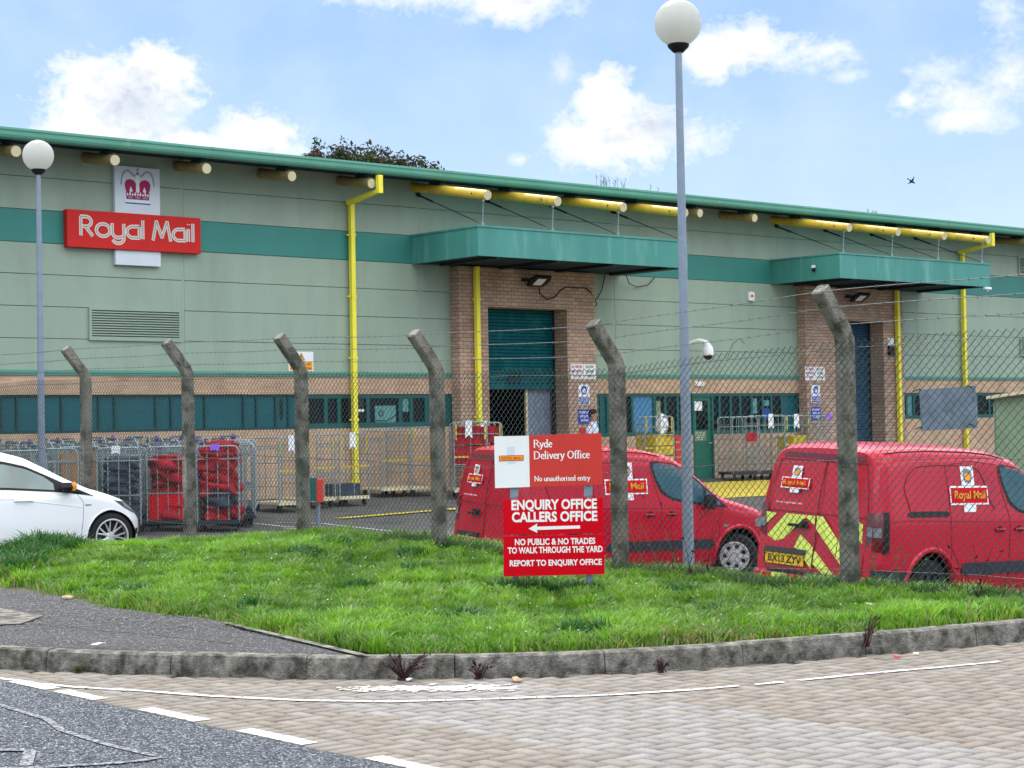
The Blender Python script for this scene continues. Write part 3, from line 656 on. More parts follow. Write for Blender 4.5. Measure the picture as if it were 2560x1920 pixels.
        mb = MB(); mb.box(x0+t, x1-t, -d+t, -.01, z0+.03, z0+.06); mb.build('underside', 'soffit', c)
        for i in range(4): xx = x0+.6+(x1-x0-1.2)*i/3; mb = MB(); mb.box(xx-.04, xx+.04, -d+t, -.31, z0-.04, z0+.029); mb.build('joist', 'dark_metal', c)
    for x in xs_:
        if (1.4 < x < 8.1) or (13.5 < x < 20.3):
            mb = MB(); mb.tube([(x+.1, -2.30, 5.93), (x+.1, -2.34, 6.46)], .012, 6); mb.tube([(x+.1, -2.30, 5.87), (x+.1, -2.30, 5.95)], .035, 8); mb.tube([(x+.06, -2.34, 6.40), (x+.14, -2.34, 6.46)], .03, 6); mb.build('hanger_rod', 'cage_metal', B)
            mb = MB(); mb.tube([(x+.1, -.01, 6.80), (x+.1, -2.26, 5.93)], .011, 6); mb.tube([(x+.1, -.05, 6.785), (x+.1, -.55, 6.59)], .022, 6); mb.tube([(x+.1, -.0, 6.82), (x+.1, -.08, 6.78)], .05, 6); mb.build('tie_rod', 'dark_metal', B)
    # rainwater pipes
    def pipe(x, y, z0, z1, spout=None, foot=True):
        mb = MB(); s = .055
        def sq(pts, s_=.052):
            mb.tube(pts, s_*1.3, 4)
        mb.box(x-s, x+s, y-s, y+s, z0, z1)
        if spout:
            mb.box(spout-.06, spout+.06, -1.30, -1.19, 6.56, 6.95); mb.prism([(-.10, 6.42), (-.10, 6.53), (-1.19, 6.66), (-1.19, 6.565)], lambda a_, b_, d_: (d_+(x-spout)*0, a_, b_), spout-.045, spout+.045)
            mb.box(min(x, spout)-.05, max(x, spout)+.05, y-s, y+s, z1-.0, z1+.10)
        p = mb.build('rainwater_pipe', 'yellow', B, bevel=.008)
        mb = MB(); z = z0+.35
        while z < z1-.1:
            mb.box(x-s-.012, x+s+.012, y-s-.008, y+s+.002, z, z+.05); mb.box(x-s-.05, x-s-.012, y+s-.03, y+s, z+.01, z+.04); z += 1.35
        mb.build('pipe_bracket', 'yellow', p)
        return p
    pipe(-.06, -.12, .0, 6.44, -.12); pipe(22.28, -.12, .0, 6.44, 22.18); pipe(3.22, -.41, .02, 5.2); pipe(18.72, -.41, .0, 5.2)
    # louvres
    for (x0, x1, z0, z1, fm) in ((-6.36, -4.30, 3.36, 4.01, 'sage'), (25.3, 27.3, 5.93, 6.52, 'frame_green'), (25.3, 27.3, 3.42, 3.98, 'frame_green')):
        mb = MB(); mb.box(x0, x1, -.05, 0, z0, z0+.05); mb.box(x0, x1, -.05, 0, z1-.05, z1); mb.box(x0, x0+.05, -.05, 0, z0+.05, z1-.05); mb.box(x1-.05, x1, -.05, 0, z0+.05, z1-.05)
        l = mb.build('louvre', 'sage', B)
        mb = MB(); mb.box(x0+.05, x1-.05, -.008, -.003, z0+.05, z1-.05); mb.build('louvre_back', 'black', l)
        mb = MB(); n = 11; h = (z1-z0-.1)/n
        for i in range(n): z = z0+.05+h*i; mb.prism([(-.012, z+h*.55), (-.048, z), (-.048, z+.012), (-.012, z+h*.55+.010)], lambda a_, b_, d_: (d_, a_, b_), x0+.05, x1-.05)
        mb.build('slat', 'sage', l)
    # windows: frame with recessed pane
    def window(x0, x1, z0, z1, pm, extras=None, mul=.045, fm='frame_green'):
        mb = MB(); y0, y1 = .035, .10
        mb.box(x0, x1, y0, y1, z1-mul, z1); mb.box(x0, x1, y0, y1, z0, z0+mul*1.3); mb.box(x0, x0+mul*.5, y0, y1, z0+mul*1.3, z1-mul); mb.box(x1-mul*.5, x1, y0, y1, z0+mul*1.3, z1-mul)
        w = mb.build('window', fm, B)
        mb = MB(); mb.box(x0+mul*.5, x1-mul*.5, .075, .085, z0+mul*1.3, z1-mul); mb.build('pane', pm, w); return w
    def sheetbit(w, x0, x1, z0, z1, m, nm='paper'):
        mb = MB(); mb.box(x0, x1, .062, .066, z0, z1); return mb.build(nm, m, w)
    L1 = [-14, -13, -12, -11.05, -10.3, -9.4, -8.18, -7.86, -6.93, -6.34, -6.13, -5.78, -4.86, -4.51, -4.15, -3.72, -2.79, -2.47, -1.99, -1.67, -1.2]
    for a, b in zip(L1[:-1], L1[1:]): w = window(a, b, 1.54, 2.29, 'glass_teal', mul=.04, fm='frame_dark')
    mb = MB(); mb.prism([(-1.88, 2.18), (-1.80, 2.18), (-1.80, 1.85), (-1.84, 1.70), (-1.88, 1.9)], lambda a_, b_, d_: (a_, d_, b_), .06, .066); mb.build('curtain', 'black', w)
    L2 = [-1.2, -.71, -.36, .06, .42, 1.31, 1.62, 2.05, 2.76]; k2 = {}
    for a, b in zip(L2[:-1], L2[1:]): k2[a] = window(a, b, 1.54, 2.29, 'glass_teal' if a == 2.05 else 'glass_dark', mul=.09)
    mb = MB(); mb.box(2.40, 2.76, .03, .09, 1.54, 2.29); mb.build('infill_panel', 'frame_green', B)
    sheetbit(k2[.06], .12, .32, 1.90, 1.96, 'tag_white'); sheetbit(k2[.06], .13, .31, 2.0, 2.2, 'dark_metal')
    q = sheetbit(k2[.42], .62, 1.2, 1.62, 2.03, 'glass_pale', 'wall_chart'); mb = MB(); mb.tube([(.75, .058, 1.83), (.72, .058, 1.90), (.78, .058, 1.93), (.84, .058, 1.89), (.84, .058, 1.82), (.79, .058, 1.79)], .012, 4, closed=True)
    mb.tube([(.62, .058, 1.70), (.95, .058, 1.69), (1.2, .058, 1.82)], .012, 4); mb.build('chart_drawing', 'dark_metal', k2[.42])
    sheetbit(k2[1.31], 1.39, 1.56, 1.89, 2.19, 'glass_pale')
    L3 = [(7.03, 7.33, 'glass_dark'), (7.33, 7.48, 'glass_pale'), (7.48, 7.71, 'glass_teal'), (7.71, 8.15, 'glass_dark'), (8.15, 8.56, 'glass_dark'), (8.56, 9.34, 'glass_blue'), (9.34, 9.73, 'glass_dark'), (9.73, 10.18, 'glass_dark'), (10.18, 10.68, 'glass_dark'),
          (11.47, 11.74, 'glass_dark'), (11.74, 12.17, 'glass_dark'), (12.17, 12.54, 'glass_dark'), (12.54, 12.99, 'glass_dark'), (12.99, 13.43, 'glass_dark'), (13.43, 13.77, 'glass_dark'), (13.77, 14.19, 'glass_dark'), (14.19, 14.85, 'glass_teal')]
    for a, b, m in L3:
        w = window(a, b, 1.22, 2.29, m, mul=.075)
        if a == 9.34: sheetbit(w, 9.42, 9.58, 1.6, 2.1, 'container_green')
        if a == 12.99: sheetbit(w, 13.05, 13.22, 1.75, 2.15, 'glass_pale')
        if a == 13.43: sheetbit(w, 13.48, 13.70, 1.95, 2.1, 'glass_pale'); sheetbit(w, 13.46, 13.72, 1.6, 1.88, 'blue_mark')
    L4 = [19.22, 19.64, 19.98, 20.6, 21.4, 22.0, 22.5, 23.07, 23.70, 24.4, 25.2, 26, 27, 28, 30, 32]
    for a, b in zip(L4[:-1], L4[1:]): window(a, b, 1.53, 2.29, 'glass_pale' if a == 19.64 else 'glass_dark', mul=.08)
    # door between the middle windows
    mb = MB(); mb.box(10.68, 10.75, .0, .12, .02, 2.29); mb.box(11.40, 11.47, .0, .12, .02, 2.29); mb.box(10.75, 11.40, .0, .12, 2.20, 2.29); fr = mb.build('door_frame', 'frame_green', B)
    mb = MB(); mb.box(10.752, 11.398, .04, .09, .05, 2.198); dr = mb.build('door', 'door_green', B)
    mb = MB(); mb.box(10.85, 11.28, .03, .039, 1.35, 2.10); mb.build('door_pane', 'glass_dark', dr)
    mb = MB(); mb.box(10.78, 11.06, .02, .028, 1.84, 2.08); mb.build('notice', 'white', dr)
    mb = MB(); mb.box(10.78, 11.20, .028, .034, 1.06, 1.31); nb = mb.build('notice', 'container_green', dr)
    for i in range(4): text(('Please keep', 'this door', 'shut at all', 'times')[i], 'lettering', (10.99, .026, 1.255-.058*i), .032, 'tag_white', nb, width=(.30, .24, .30, .16)[i])
    mb = MB(); mb.tube([(11.33, .02, 1.0), (11.33, -.03, 1.0), (11.25, -.03, 1.0)], .012, 6); mb.build('handle', 'silver', dr)
    mb = MB(); mb.box(10.76, 11.10, -.05, 0, 2.47, 2.60); mb.build('door_light', 'white', B, bevel=.01)
building_parts()
# ------------------------------------------------------------------ wall signs and small fittings
def crown(parent, cx, cz, w, y, S=1.0, M=None):
    """royal crown emblem drawn as flat shapes; (cx, cz) = centre of its foot."""
    def P(a, b, d=0): return (cx+a*w, y-d, cz+b*w*.86) if M is None else (M @ Vector((cx+a*w, cz+b*w, d)))
    mb = MB()                                       # velvet
    for s in (-1, 1):
        pts = [(s*.03, .22), (s*.31, .22), (s*.37, .45), (s*.38, .58), (s*.33, .68), (s*.22, .72), (s*.11, .68), (s*.04, .58)]
        mb.prism(pts if s > 0 else pts[::-1], lambda a, b, d: P(a, b, d), .001, .003)
    mb.prism([(-.33, .10), (.33, .10), (.35, .30), (-.35, .30)], lambda a, b, d: P(a, b, d), .001, .0028)
    mb.build('velvet', 'purple_mark', parent)
    mb = MB()                                       # band, pearls and arches
    for i in range(9): a = -.30+.60*i/8; mb.prism([(a-.03, .25), (a, .29+.05*(i % 2)), (a+.03, .25), (a, .20)], lambda p, q, d: P(p, q, d), .003, .005)
    for s in (-1, 1):
        mb.prism([(s*.20-.05, .36), (s*.20, .50), (s*.20+.05, .36), (s*.20, .30)], lambda p, q, d: P(p, q, d), .003, .005)
    mb.prism([(-.05, .33), (-.05, .85), (.05, .85), (.05, .33)], lambda p, q, d: P(p, q, d), .003, .005)
    mb.prism([(-.34, 0), (-.36, .08), (.36, .08), (.34, 0)], lambda p, q, d: P(p, q, d), .003, .004)
    mb.build('ornament', 'white', parent)
    arc = [(.08, .83), (.14, .86), (.20, .93), (.27, .99), (.34, .98), (.40, .92), (.44, .83), (.46, .73), (.475, .63), (.48, .55)]
    for s in (-1, 1):
        mb = MB(); mb.tube([P(s*a, b-.03, .002) for a, b in arc], .010*w, 4)
        for i, (a, b) in enumerate(resample(arc, .062)):
            r = .024; ox = .012*(a-.2)/.3; mb.prism([(s*(a+ox)+r*math.cos(q), b+.012+r*math.sin(q)) for q in [k*math.pi/3 for k in range(6)]], lambda p, q, d: P(p, q, d), .001, .003)
        mb.build('arch_pearls', 'crown_grey', parent)
    mb = MB()
    mb.prism([(.05*math.cos(q), .90+.05*math.sin(q)) for q in [k*math.pi/5 for k in range(10)]], lambda p, q, d: P(p, q, d), .003, .006)
    mb.prism([(-.012, .94), (.012, .94), (.012, 1.08), (-.012, 1.08)], lambda p, q, d: P(p, q, d), .001, .003); mb.prism([(-.04, 1.0), (.04, 1.0), (.04, 1.03), (-.04, 1.03)], lambda p, q, d: P(p, q, d), .0035, .005)
    for a in (-.22, 0, .22): mb.prism([(a-.07, .13), (a+.07, .13), (a+.07, .19), (a-.07, .19)], lambda p, q, d: P(p, q, d), .0045, .006)
    mb.build('emblem_line', 'crown_grey', parent)
    mb = MB(); mb.prism([(-.38, -.04), (.38, -.04), (.36, 0), (-.36, 0)], lambda p, q, d: P(p, q, d), .001, .003); mb.build('emblem_base', 'blue_mark', parent)
def arcp(cx, cy, r, a0, a1, n=14, ry=None): return [(cx+r*math.cos(R(a0+(a1-a0)*i/n)), cy+(ry or r)*math.sin(R(a0+(a1-a0)*i/n))) for i in range(n+1)]
# round geometric letters drawn by their centre lines (x, y in x-heights; advance)
GL = {'R': ([[(.0, 0), (0, 1.42)], [(0, 1.42), (.34, 1.42)]+arcp(.34, 1.06, .36, 90, -90)+[(.12, .70)], [(.30, .70), (.80, 0)]], 1.0),
      'o': ([arcp(.5, .5, .46, 0, 360, 24)], 1.12), 'y': ([[(0, 1), (0, .42)]+arcp(.40, .40, .40, 180, 300, 10)+[(.80, .10)], [(.80, 1), (.80, 0)]+arcp(.40, -.02, .40, 0, -150, 12)], 1.0),
      'a': ([arcp(.44, .48, .43, 75, 285, 18)+[(.87, .06)], [(.55, .93), (.87, .93), (.87, 0)]], 1.12), 'l': ([[(0, 0), (0, 1.42)]], .30), 'i': ([[(0, 0), (0, 1)], [(0, 1.30), (0, 1.36)]], .32),
      'M': ([[(0, 0), (.24, 1.42), (.62, .22), (1.0, 1.42), (1.24, 0)]], 1.42), ' ': ([], .42)}
def inline_text(s, x0, z0, width, xh, y, parent, st=.27):
    adv = sum(GL[c][1] for c in s)-.0; k = width/(adv); mo, mi = MB(), MB(); x = 0
    for c in s:
        for ln in GL[c][0]:
            pts = [(x0+(x+a)*k, z0+b*xh) for a, b in ln]
            for mb, w, dy in ((mo, st*xh, .004), (mi, st*xh*.20, .007)):
                for (a, b) in zip(pts[:-1], pts[1:]):
                    d = Vector((b[0]-a[0], b[1]-a[1])); Ln = d.length
                    if Ln < 1e-6: continue
                    d /= Ln; n = Vector((-d.y, d.x))*w/2; e = d*(w*.22 if len(ln) > 4 else 0)
                    mb.add([(a[0]-e.x-n.x, y-dy, a[1]-e.y-n.y), (b[0]+e.x-n.x, y-dy, b[1]+e.y-n.y), (b[0]+e.x+n.x, y-dy, b[1]+e.y+n.y), (a[0]-e.x+n.x, y-dy, a[1]-e.y+n.y)], [(0, 1, 2, 3)])
        x += GL[c][1]
    # lift successive strokes a hair apart so that no two lie in one plane
    for mb in (mo, mi):
        mb.v = [(p[0], p[1]-.00004*(i//4), p[2]) for i, p in enumerate(mb.v)]
    mo.build('lettering', 'cream_letters', parent); mi.build('inline', 'grey_mark', parent)
def wall_signs():
    t = thing('wall_sign', (-5.38, 0, 4.87), 'large red and white cross shaped wall sign with a crown and double line lettering', 'sign')
    mb = MB(); mb.box(-5.80, -4.785, -.10, -.0, 5.905, 6.85); u = mb.build('upper_panel', 'sign_white', t, bevel=.006)
    mb = MB(); mb.box(-5.80, -4.785, -.10, -.0, 4.87, 5.168); mb.build('lower_panel', 'sign_white', t, bevel=.006)
    mb = MB(); mb.box(-6.87, -3.885, -.16, -.0, 5.17, 5.903); rd = mb.build('name_panel', 'sign_red', t, bevel=.008)
    inline_text('Royal Mail', -6.58, 5.40, 2.60, .265, -.16, rd)
    crown(u, -5.29, 6.13, .76, -.10)
    t = thing('warning_sign', (-1.37, 0, 2.79), 'small white and amber warning sign with a triangle on the green cladding', 'sign')
    mb = MB(); mb.box(-1.69, -1.05, -.015, -.0, 2.78, 3.20); mb.build('panel', 'white', t, bevel=.004)
    mb = MB(); mb.box(-1.66, -1.08, -.019, -.016, 2.80, 2.99); am = mb.build('amber_panel', 'orange_mark', t)
    mb = MB(); mb.prism([(-1.46, 3.02), (-1.28, 3.02), (-1.37, 3.17)], lambda a, b, d: (a, d, b), -.020, -.016); tr = mb.build('triangle', 'orange_mark', t)
    mb = MB(); mb.tube([(-1.46, -.021, 3.02), (-1.28, -.021, 3.02), (-1.37, -.021, 3.17)], .007, 4, closed=True); mb.box(-1.378, -1.362, -.023, -.02, 3.06, 3.12); mb.build('triangle_edge', 'black', tr)
    text('Beware of', 'lettering', (-1.37, -.020, 2.915), .05, 'letter_dark', am, width=.46, bold=.02); text('moving vehicles', 'lettering', (-1.37, -.020, 2.83), .045, 'letter_dark', am, width=.52, bold=.02)
    for nm, px, lab in (('a', 6.18, 'by the open shutter'), ('b', 14.77, 'by the blue shutter')):
        for i, (x0, lines, m) in enumerate(((px, ('ALL VISITORS', 'MUST REPORT', 'TO OFFICE'), 'purple_mark'), (px+.42, ('SLOW', 'SOUND', 'HORN'), 'letter_dark'))):
            o = thing('notice', (x0+.2, -.30, 2.63), 'white notice with %s print on the brick porch %s' % (('red-purple', 'dark')[i], lab), 'notice', 'notices on the brick porches')
            mb = MB(); mb.box(x0, x0+.405, -.312, -.302, 2.63, 2.995); p = mb.build('panel', 'white', o)
            for k, ln in enumerate(lines): text(ln, 'lettering', (x0+.2, -.314, 2.90-.11*k), .06, m, p, width=.34-.05*(k == 2)+(-.08 if i else 0), bold=.03)
        x0 = px+.24
        o = thing('safety_notice', (x0+.18, -.30, 2.05), 'safety notice with a head pictogram, upper one on the brick porch %s' % lab, 'notice', 'blue notices on the brick porches')
        mb = MB(); mb.box(x0, x0+.36, -.312, -.302, 2.02, 2.50); p = mb.build('panel', 'white', o)
        mb = MB(); mb.box(x0+.02, x0+.34, -.315, -.313, 2.035, 2.20); mb.prism([(x0+.18+.10*math.cos(q), 2.36+.11*math.sin(q)) for q in [k*math.pi/8 for k in range(16)]], lambda a, b, d: (a, d, b), -.315, -.313); b_ = mb.build('blue_panel', 'blue_mark', p)
        mb = MB(); mb.prism([(x0+.18+.055*math.cos(q), 2.345+.06*math.sin(q)) for q in [k*math.pi/6 for k in range(12)]], lambda a, b, d: (a, d, b), -.318, -.316); mb.build('pictogram', 'white', p)
        for k, ln in enumerate(('HIGH VISIBILITY', 'CLOTHING MUST', 'BE WORN')): text(ln, 'lettering', (x0+.18, -.317, 2.155-.047*k), .03, 'letter_white', b_, width=.28, bold=.02)
        o = thing('safety_notice', (x0+.18, -.30, 1.6), 'plain blue notice with white print, lower one on the brick porch %s' % lab, 'notice', 'blue notices on the brick porches')
        mb = MB(); mb.box(x0-.02, x0+.38, -.312, -.302, 1.55, 1.90); p = mb.build('panel', 'blue_mark', o)
        for k, ln in enumerate(('DRIVERS MUST', 'SWITCH OFF', 'ENGINES')): text(ln, 'lettering', (x0+.18, -.314, 1.80-.095*k), .055, 'letter_white', p, width=.33-.04*k, bold=.03)
    o = thing('notice', (6.6, -.3, 1.30), 'small orange-red notice below the blue notices by the open shutter', 'notice', 'notices on the brick porches')
    mb = MB(); mb.box(6.44, 6.72, -.312, -.302, 1.30, 1.46); mb.build('panel', 'board_red', o)
    # floodlights
    for x, lab in ((4.95, 'over the open shutter'), (16.8, 'over the blue shutter')):
        o = thing('floodlight', (x, -.3, 4.95), 'flat black led floodlight %s under the canopy' % lab, 'floodlight', 'floodlights over the shutters')
        M = Matrix.Translation((x, -.62, 4.92)) @ Matrix.Rotation(R(-32), 4, 'X')
        mb = MB(); mb.box(-.25, .25, -.19, .19, -.03, .03, M); mb.box(-.30, .30, -.10, .10, -.02, .028, M); mb.build('housing', 'black', o, bevel=.008)
        mb = MB(); mb.box(-.13, .13, -.12, .12, -.036, -.031, M); mb.build('lamp_glass', 'white', o)
        mb = MB(); mb.tube([(x-.26, -.62, 4.92), (x-.26, -.31, 4.96)], .014, 6); mb.tube([(x+.26, -.62, 4.92), (x+.26, -.31, 4.96)], .014, 6); mb.box(x-.28, x+.28, -.32, -.301, 4.93, 4.99); mb.build('bracket', 'dark_metal', o)
    mb = MB()
    pts = [(5.05, -.5, 4.86), (5.2, -.34, 4.66), (5.45, -.32, 4.52), (5.7, -.32, 4.58), (5.9, -.32, 4.76), (6.08, -.32, 4.84), (6.4, -.32, 4.83), (6.72, -.32, 4.84), (6.9, -.32, 4.72), (7.12, -.2, 4.56), (7.3, -.1, 4.62), (7.5, -.06, 4.85), (7.62, -.05, 5.20)]
    mb.tube(pts, .014, 6); mb.tube([(7.12+.06*math.cos(q), -.2, 4.48+.07*math.sin(q)) for q in np.linspace(0, 6.28, 12)], .012, 5); tag(mb.build('cable', 'black'), 'black cable looping across the brick and down from the canopy to a coil', 'cable')
    mb = MB(); mb.tube([(8.1, -.3, 5.2), (8.35, -.15, 5.02), (8.7, -.06, 4.95), (9.1, -.06, 5.02), (9.35, -.06, 5.22)], .011, 6); tag(mb.build('cable', 'black'), 'thin black cable sagging on the teal stripe beside the lamp post', 'cable')
    mb = MB(); mb.tube([(12.0, -.03, 3.2), (12.2, -.02, 3.55), (12.5, -.02, 3.75), (12.7, -.02, 3.6)], .006, 5); tag(mb.build('cable', 'frame_green'), 'faint thin wire curling over the cladding right of the dome camera', 'cable')
    # bell box
    o = thing('bell_box', (12.95, 0, 4.75), 'small white alarm box with a red mark, high on the cladding', 'alarm box')
    mb = MB(); mb.box(12.84, 13.06, -.09, -.0, 4.74, 4.98); c = mb.build('cover', 'white', o, bevel=.015)
    mb = MB(); mb.box(12.90, 12.99, -.094, -.091, 4.84, 4.90); mb.build('mark', 'sign_red', c)
    # dome camera on a swan neck
    o = thing('security_camera', (10.5, 0, 3.5), 'white dome camera on a curved arm beside the tall lamp post', 'security camera')
    mb = MB(); mb.box(10.38, 10.54, -.06, -.0, 3.38, 3.64); mb.build('wall_plate', 'white', o, bevel=.01)
    mb = MB(); mb.tube([(10.46, -.05, 3.52), (10.50, -.20, 3.60), (10.60, -.36, 3.64), (10.72, -.47, 3.58), (10.76, -.5, 3.48)], [.04, .045, .05, .07, .10], 12); mb.build('arm', 'white', o, smooth=True)
    Mx = Matrix.Translation((10.77, -.5, 3.24)); mb = MB(); mb.lathe([(.13, 0), (.145, .02), (.145, .12), (.125, .22), (.08, .28)], Mx, 18); mb.build('housing', 'white', o, smooth=True)
    mb = MB(); mb.lathe([(.02, -.11), (.07, -.09), (.11, -.045), (.118, -.001)], Mx, 18); mb.build('dome', 'black', o, smooth=True)
    o = thing('security_camera', (13.8, -1.55, 5.5), 'tiny white and black dome camera on the teal canopy side by the right porch', 'security camera')
    mb = MB(); mb.tube([(13.76, -1.55, 5.56), (13.70, -1.55, 5.56)], .05, 10); mb.build('mount', 'white', o); mb = MB(); mb.lathe([(.005, 5.43), (.035, 5.44), (.05, 5.48), (.05, 5.53)], Matrix.Translation((13.73, -1.55, 0)), 12); mb.build('dome', 'black', o, smooth=True)
    o = thing('sensor_light', (20.3, -2.42, 5.2), 'small white sensor at the lower right corner of the right canopy', 'sensor')
    mb = MB(); mb.box(20.02, 20.30, -2.50, -2.40, 5.13, 5.20); mb.build('housing', 'white', o, bevel=.012); mb = MB(); mb.tube([(20.16, -2.44, 5.13), (20.16, -2.44, 5.08)], .03, 8); mb.build('eye', 'silver', o)
    o = thing('keypad', (18.47, -.3, 3.5), 'white panel over a small black box on the right porch beside the yellow pipe', 'door intercom')
    mb = MB(); mb.box(18.34, 18.60, -.36, -.301, 3.62, 3.84); mb.build('cover', 'white', o, bevel=.01)
    mb = MB(); mb.box(18.36, 18.58, -.40, -.301, 3.36, 3.60); mb.box(18.40, 18.50, -.45, -.40, 3.32, 3.42); mb.build('box', 'black', o, bevel=.01)
wall_signs()

# ------------------------------------------------------------------ chain-link fence on cranked concrete posts
FX = -11.39
PY = [(-1.5, .0, 2.34), (-4.2, .0, 2.34), (-6.55, .0, 2.33), (-9.58, .0, 2.31), (-12.33, .05, 2.27), (-14.90, .10, 2.21), (-17.45, .16, 2.12), (-20.2, .14, 2.07), (-22.93, .10, 2.20), (-25.6, .10, 2.20)]
def fence():
    F = thing('chain_link_fence', (FX, -14, .1), 'tall chain link fence on weathered cranked concrete posts with three barbed wires', 'fence')
    ys = np.array([p[0] for p in PY])[::-1]; tops = np.array([p[2] for p in PY])[::-1]-.05; bots = np.array([p[1] for p in PY])[::-1]
    top = lambda y: np.interp(y, ys, tops)-.018*np.abs(np.sin((np.asarray(y))*1.17)); bot = lambda y: np.interp(y, ys, bots)-.02
    for (y, zb, ze) in PY:
        mb = MB(); w = .066; r = random.Random(int(y*10))
        # square post with chamfered edges, leaning arm
        oct_ = [(-w, -w+.015), (-w+.015, -w), (w-.015, -w), (w, -w+.015), (w, w-.015), (w-.015, w), (-w+.015, w), (-w, w-.015)]
        lv = [(0, zb-.4), (0, zb+.5), (0, zb+1.2), (0, ze-.12), (.0, ze-.03), (-.035, ze+.05), (-.17, ze+.22), (-.30, ze+.385)]
        vs = []; n = 8
        for i, (dx, z) in enumerate(lv):
            sc_ = 1-.06*i/len(lv); tilt = 0 if i < 4 else (-.35 if i == 4 else -.75)
            for a, b in oct_:
                a2 = a*sc_+r.uniform(-.002, .002); vs.append((FX+dx+a2*math.cos(tilt*.9), y+b*sc_, z-a2*math.sin(tilt*.9)))
        fs = [(i*n+k, i*n+(k+1) % n, (i+1)*n+(k+1) % n, (i+1)*n+k) for i in range(len(lv)-1) for k in range(n)]+[tuple(reversed(range(n))), tuple(range((len(lv)-1)*n, len(lv)*n))]
        mb.add(vs, fs); mb.build('concrete_post', 'concrete_post', F)
    # woven mesh: each wire a rising zigzag
    p = .0358; V = []; Fc = []; r = .0034; y0, y1 = -25.4, -2.0; nW = int((y1-y0)/p); seg = p
    base_t = np.array([(r*math.cos(t), r*math.sin(t)) for t in (0.5, 2.6, 4.7)])
    Vl = []; Fl = []; nb = 0
    for i in range(nW):
        yc = y0+i*p; z0 = float(bot(yc)); z1 = float(top(yc)); n = int((z1-z0)/seg); n = n if n % 2 == 0 else n+1; k = np.arange(n+1)
        yy = yc+np.where((k+i) % 2 == 0, -p/2, p/2)*1.05; z = z0+(z1-z0)*k/n+.035; wob = .010*np.sin(yc*2.1+z*2.3)+.006*np.sin(yc*7)
        xx = FX-.078+wob+np.where(k % 2 == 0, -.003, .003)
        c = np.stack([xx, yy, z], 1)
        ring = c[:, None, :]+np.stack([base_t[:, 0], base_t[:, 1]*.7, base_t[:, 1]*.7], 1)[None]
        Vl.append(ring.reshape(-1, 3)); a = nb+np.arange(n)[:, None]*3+np.arange(3)[None]; b = nb+np.arange(n)[:, None]*3+(np.arange(3)[None]+1) % 3
        Fl.append(np.stack([a, b, b+3, a+3], -1).reshape(-1, 4)); nb += (n+1)*3
    o = big_mesh('wire_mesh', np.concatenate(Vl), np.concatenate(Fl), 'wire'); attach(o, F)
    yy = np.arange(-25.5, -1.9, .25)
    for h in (-.03, -.95, -1.85):
        mb = MB(); mb.tube([(FX-.082, y, float(top(y))+h+(.0 if h > -1 else 0)) for y in yy], .0028, 4); mb.build('line_wire', 'wire', F)
    for dx, dz in ((-.27, .36), (-.17, .23), (-.06, .09)):
        mb = MB(); r2 = random.Random(3)
        sag = lambda y: .005*math.sin(y*1.17*2)
        mb.tube([(FX+dx-.07, y, float(np.interp(y, ys, np.array([q[2] for q in PY])[::-1]))+dz+sag(y)) for y in yy], .0032, 4)
        y = -25.4
        while y < -2:
            z = float(np.interp(y, ys, np.array([q[2] for q in PY])[::-1]))+dz+sag(y)
            for a in (r2.uniform(0, 3.1), r2.uniform(0, 3.1)): mb.tube([(FX+dx-.07-.012*math.cos(a), y-.004, z-.014*math.sin(a)), (FX+dx-.07+.012*math.cos(a), y+.004, z+.014*math.sin(a))], .0022, 3)
            y += .11
        mb.build('barbed_wire', 'barb', F)
fence()
def fence_board():
    o = thing('blank_board', (FX-.10, -23.95, 1.58), 'blank weathered grey rectangular board tied to the wire mesh at the right', 'board')
    M = Matrix.Translation((FX+.035, -23.92, 1.585)) @ Matrix.Rotation(R(-2), 4, 'X')
    mb = MB(); mb.box(-.006, .006, -.265, .265, -.165, .165, M); mb.build('panel', 'board_grey', o)
    mb = MB()
    for a in (-.25, .25):
        for b in (-.15, .15): mb.tube([M @ Vector((-.02, a, b)), M @ Vector((-.05, a-.03*(a > 0)+.03*(a < 0), b+.02)), M @ Vector((-.11, a, b))], .004, 4)
    mb.build('tie', 'black', o)
fence_board()

# ------------------------------------------------------------------ lamp posts
def lamp(x, y, zg, lab, scale=1.0):
    o = thing('street_lamp', (x, y, 0), lab, 'street lamp', 'globe lamp posts')
    mb = MB(); r0, r1 = .059*scale, .034*scale
    mb.lathe([(r0*1.1, zg-.3), (r0*1.1, zg+.05), (r0, zg+.1), (r0*.84, zg+2.2), (r1*1.2, zg+4.2), (r1, 5.10), (r1*.9, 5.22)], Matrix.Translation((x, y, 0)), 20); mb.build('pole', 'galv', o, smooth=True)
    mb = MB(); mb.lathe([(.05, 5.15), (.10, 5.20), (.108, 5.222), (.105, 5.232)], Matrix.Translation((x, y, 0)), 24); mb.build('gallery', 'black', o, smooth=True)
    mb = MB(); n = 20; prof = [(.232*math.sin(a), 5.44-.232*math.cos(a)) for a in np.linspace(.45, math.pi-.01, n)]
    mb.lathe(prof, Matrix.Translation((x, y, 0)), 36); mb.build('globe', 'lamp_globe', o, smooth=True, angle=80)
lamp(-10.44, -20.17, float(zyard(-10.44, -20.17)), 'taller grey lamp post with white globe in front of the parked red vans')
lo = -7.35
lamp(-10.97, -7.35, .0, 'grey lamp post with a white globe behind the white car')
bpy.data.objects['street_lamp.001'].location.z = .26
for ch in bpy.data.objects['street_lamp.001'].children: pass

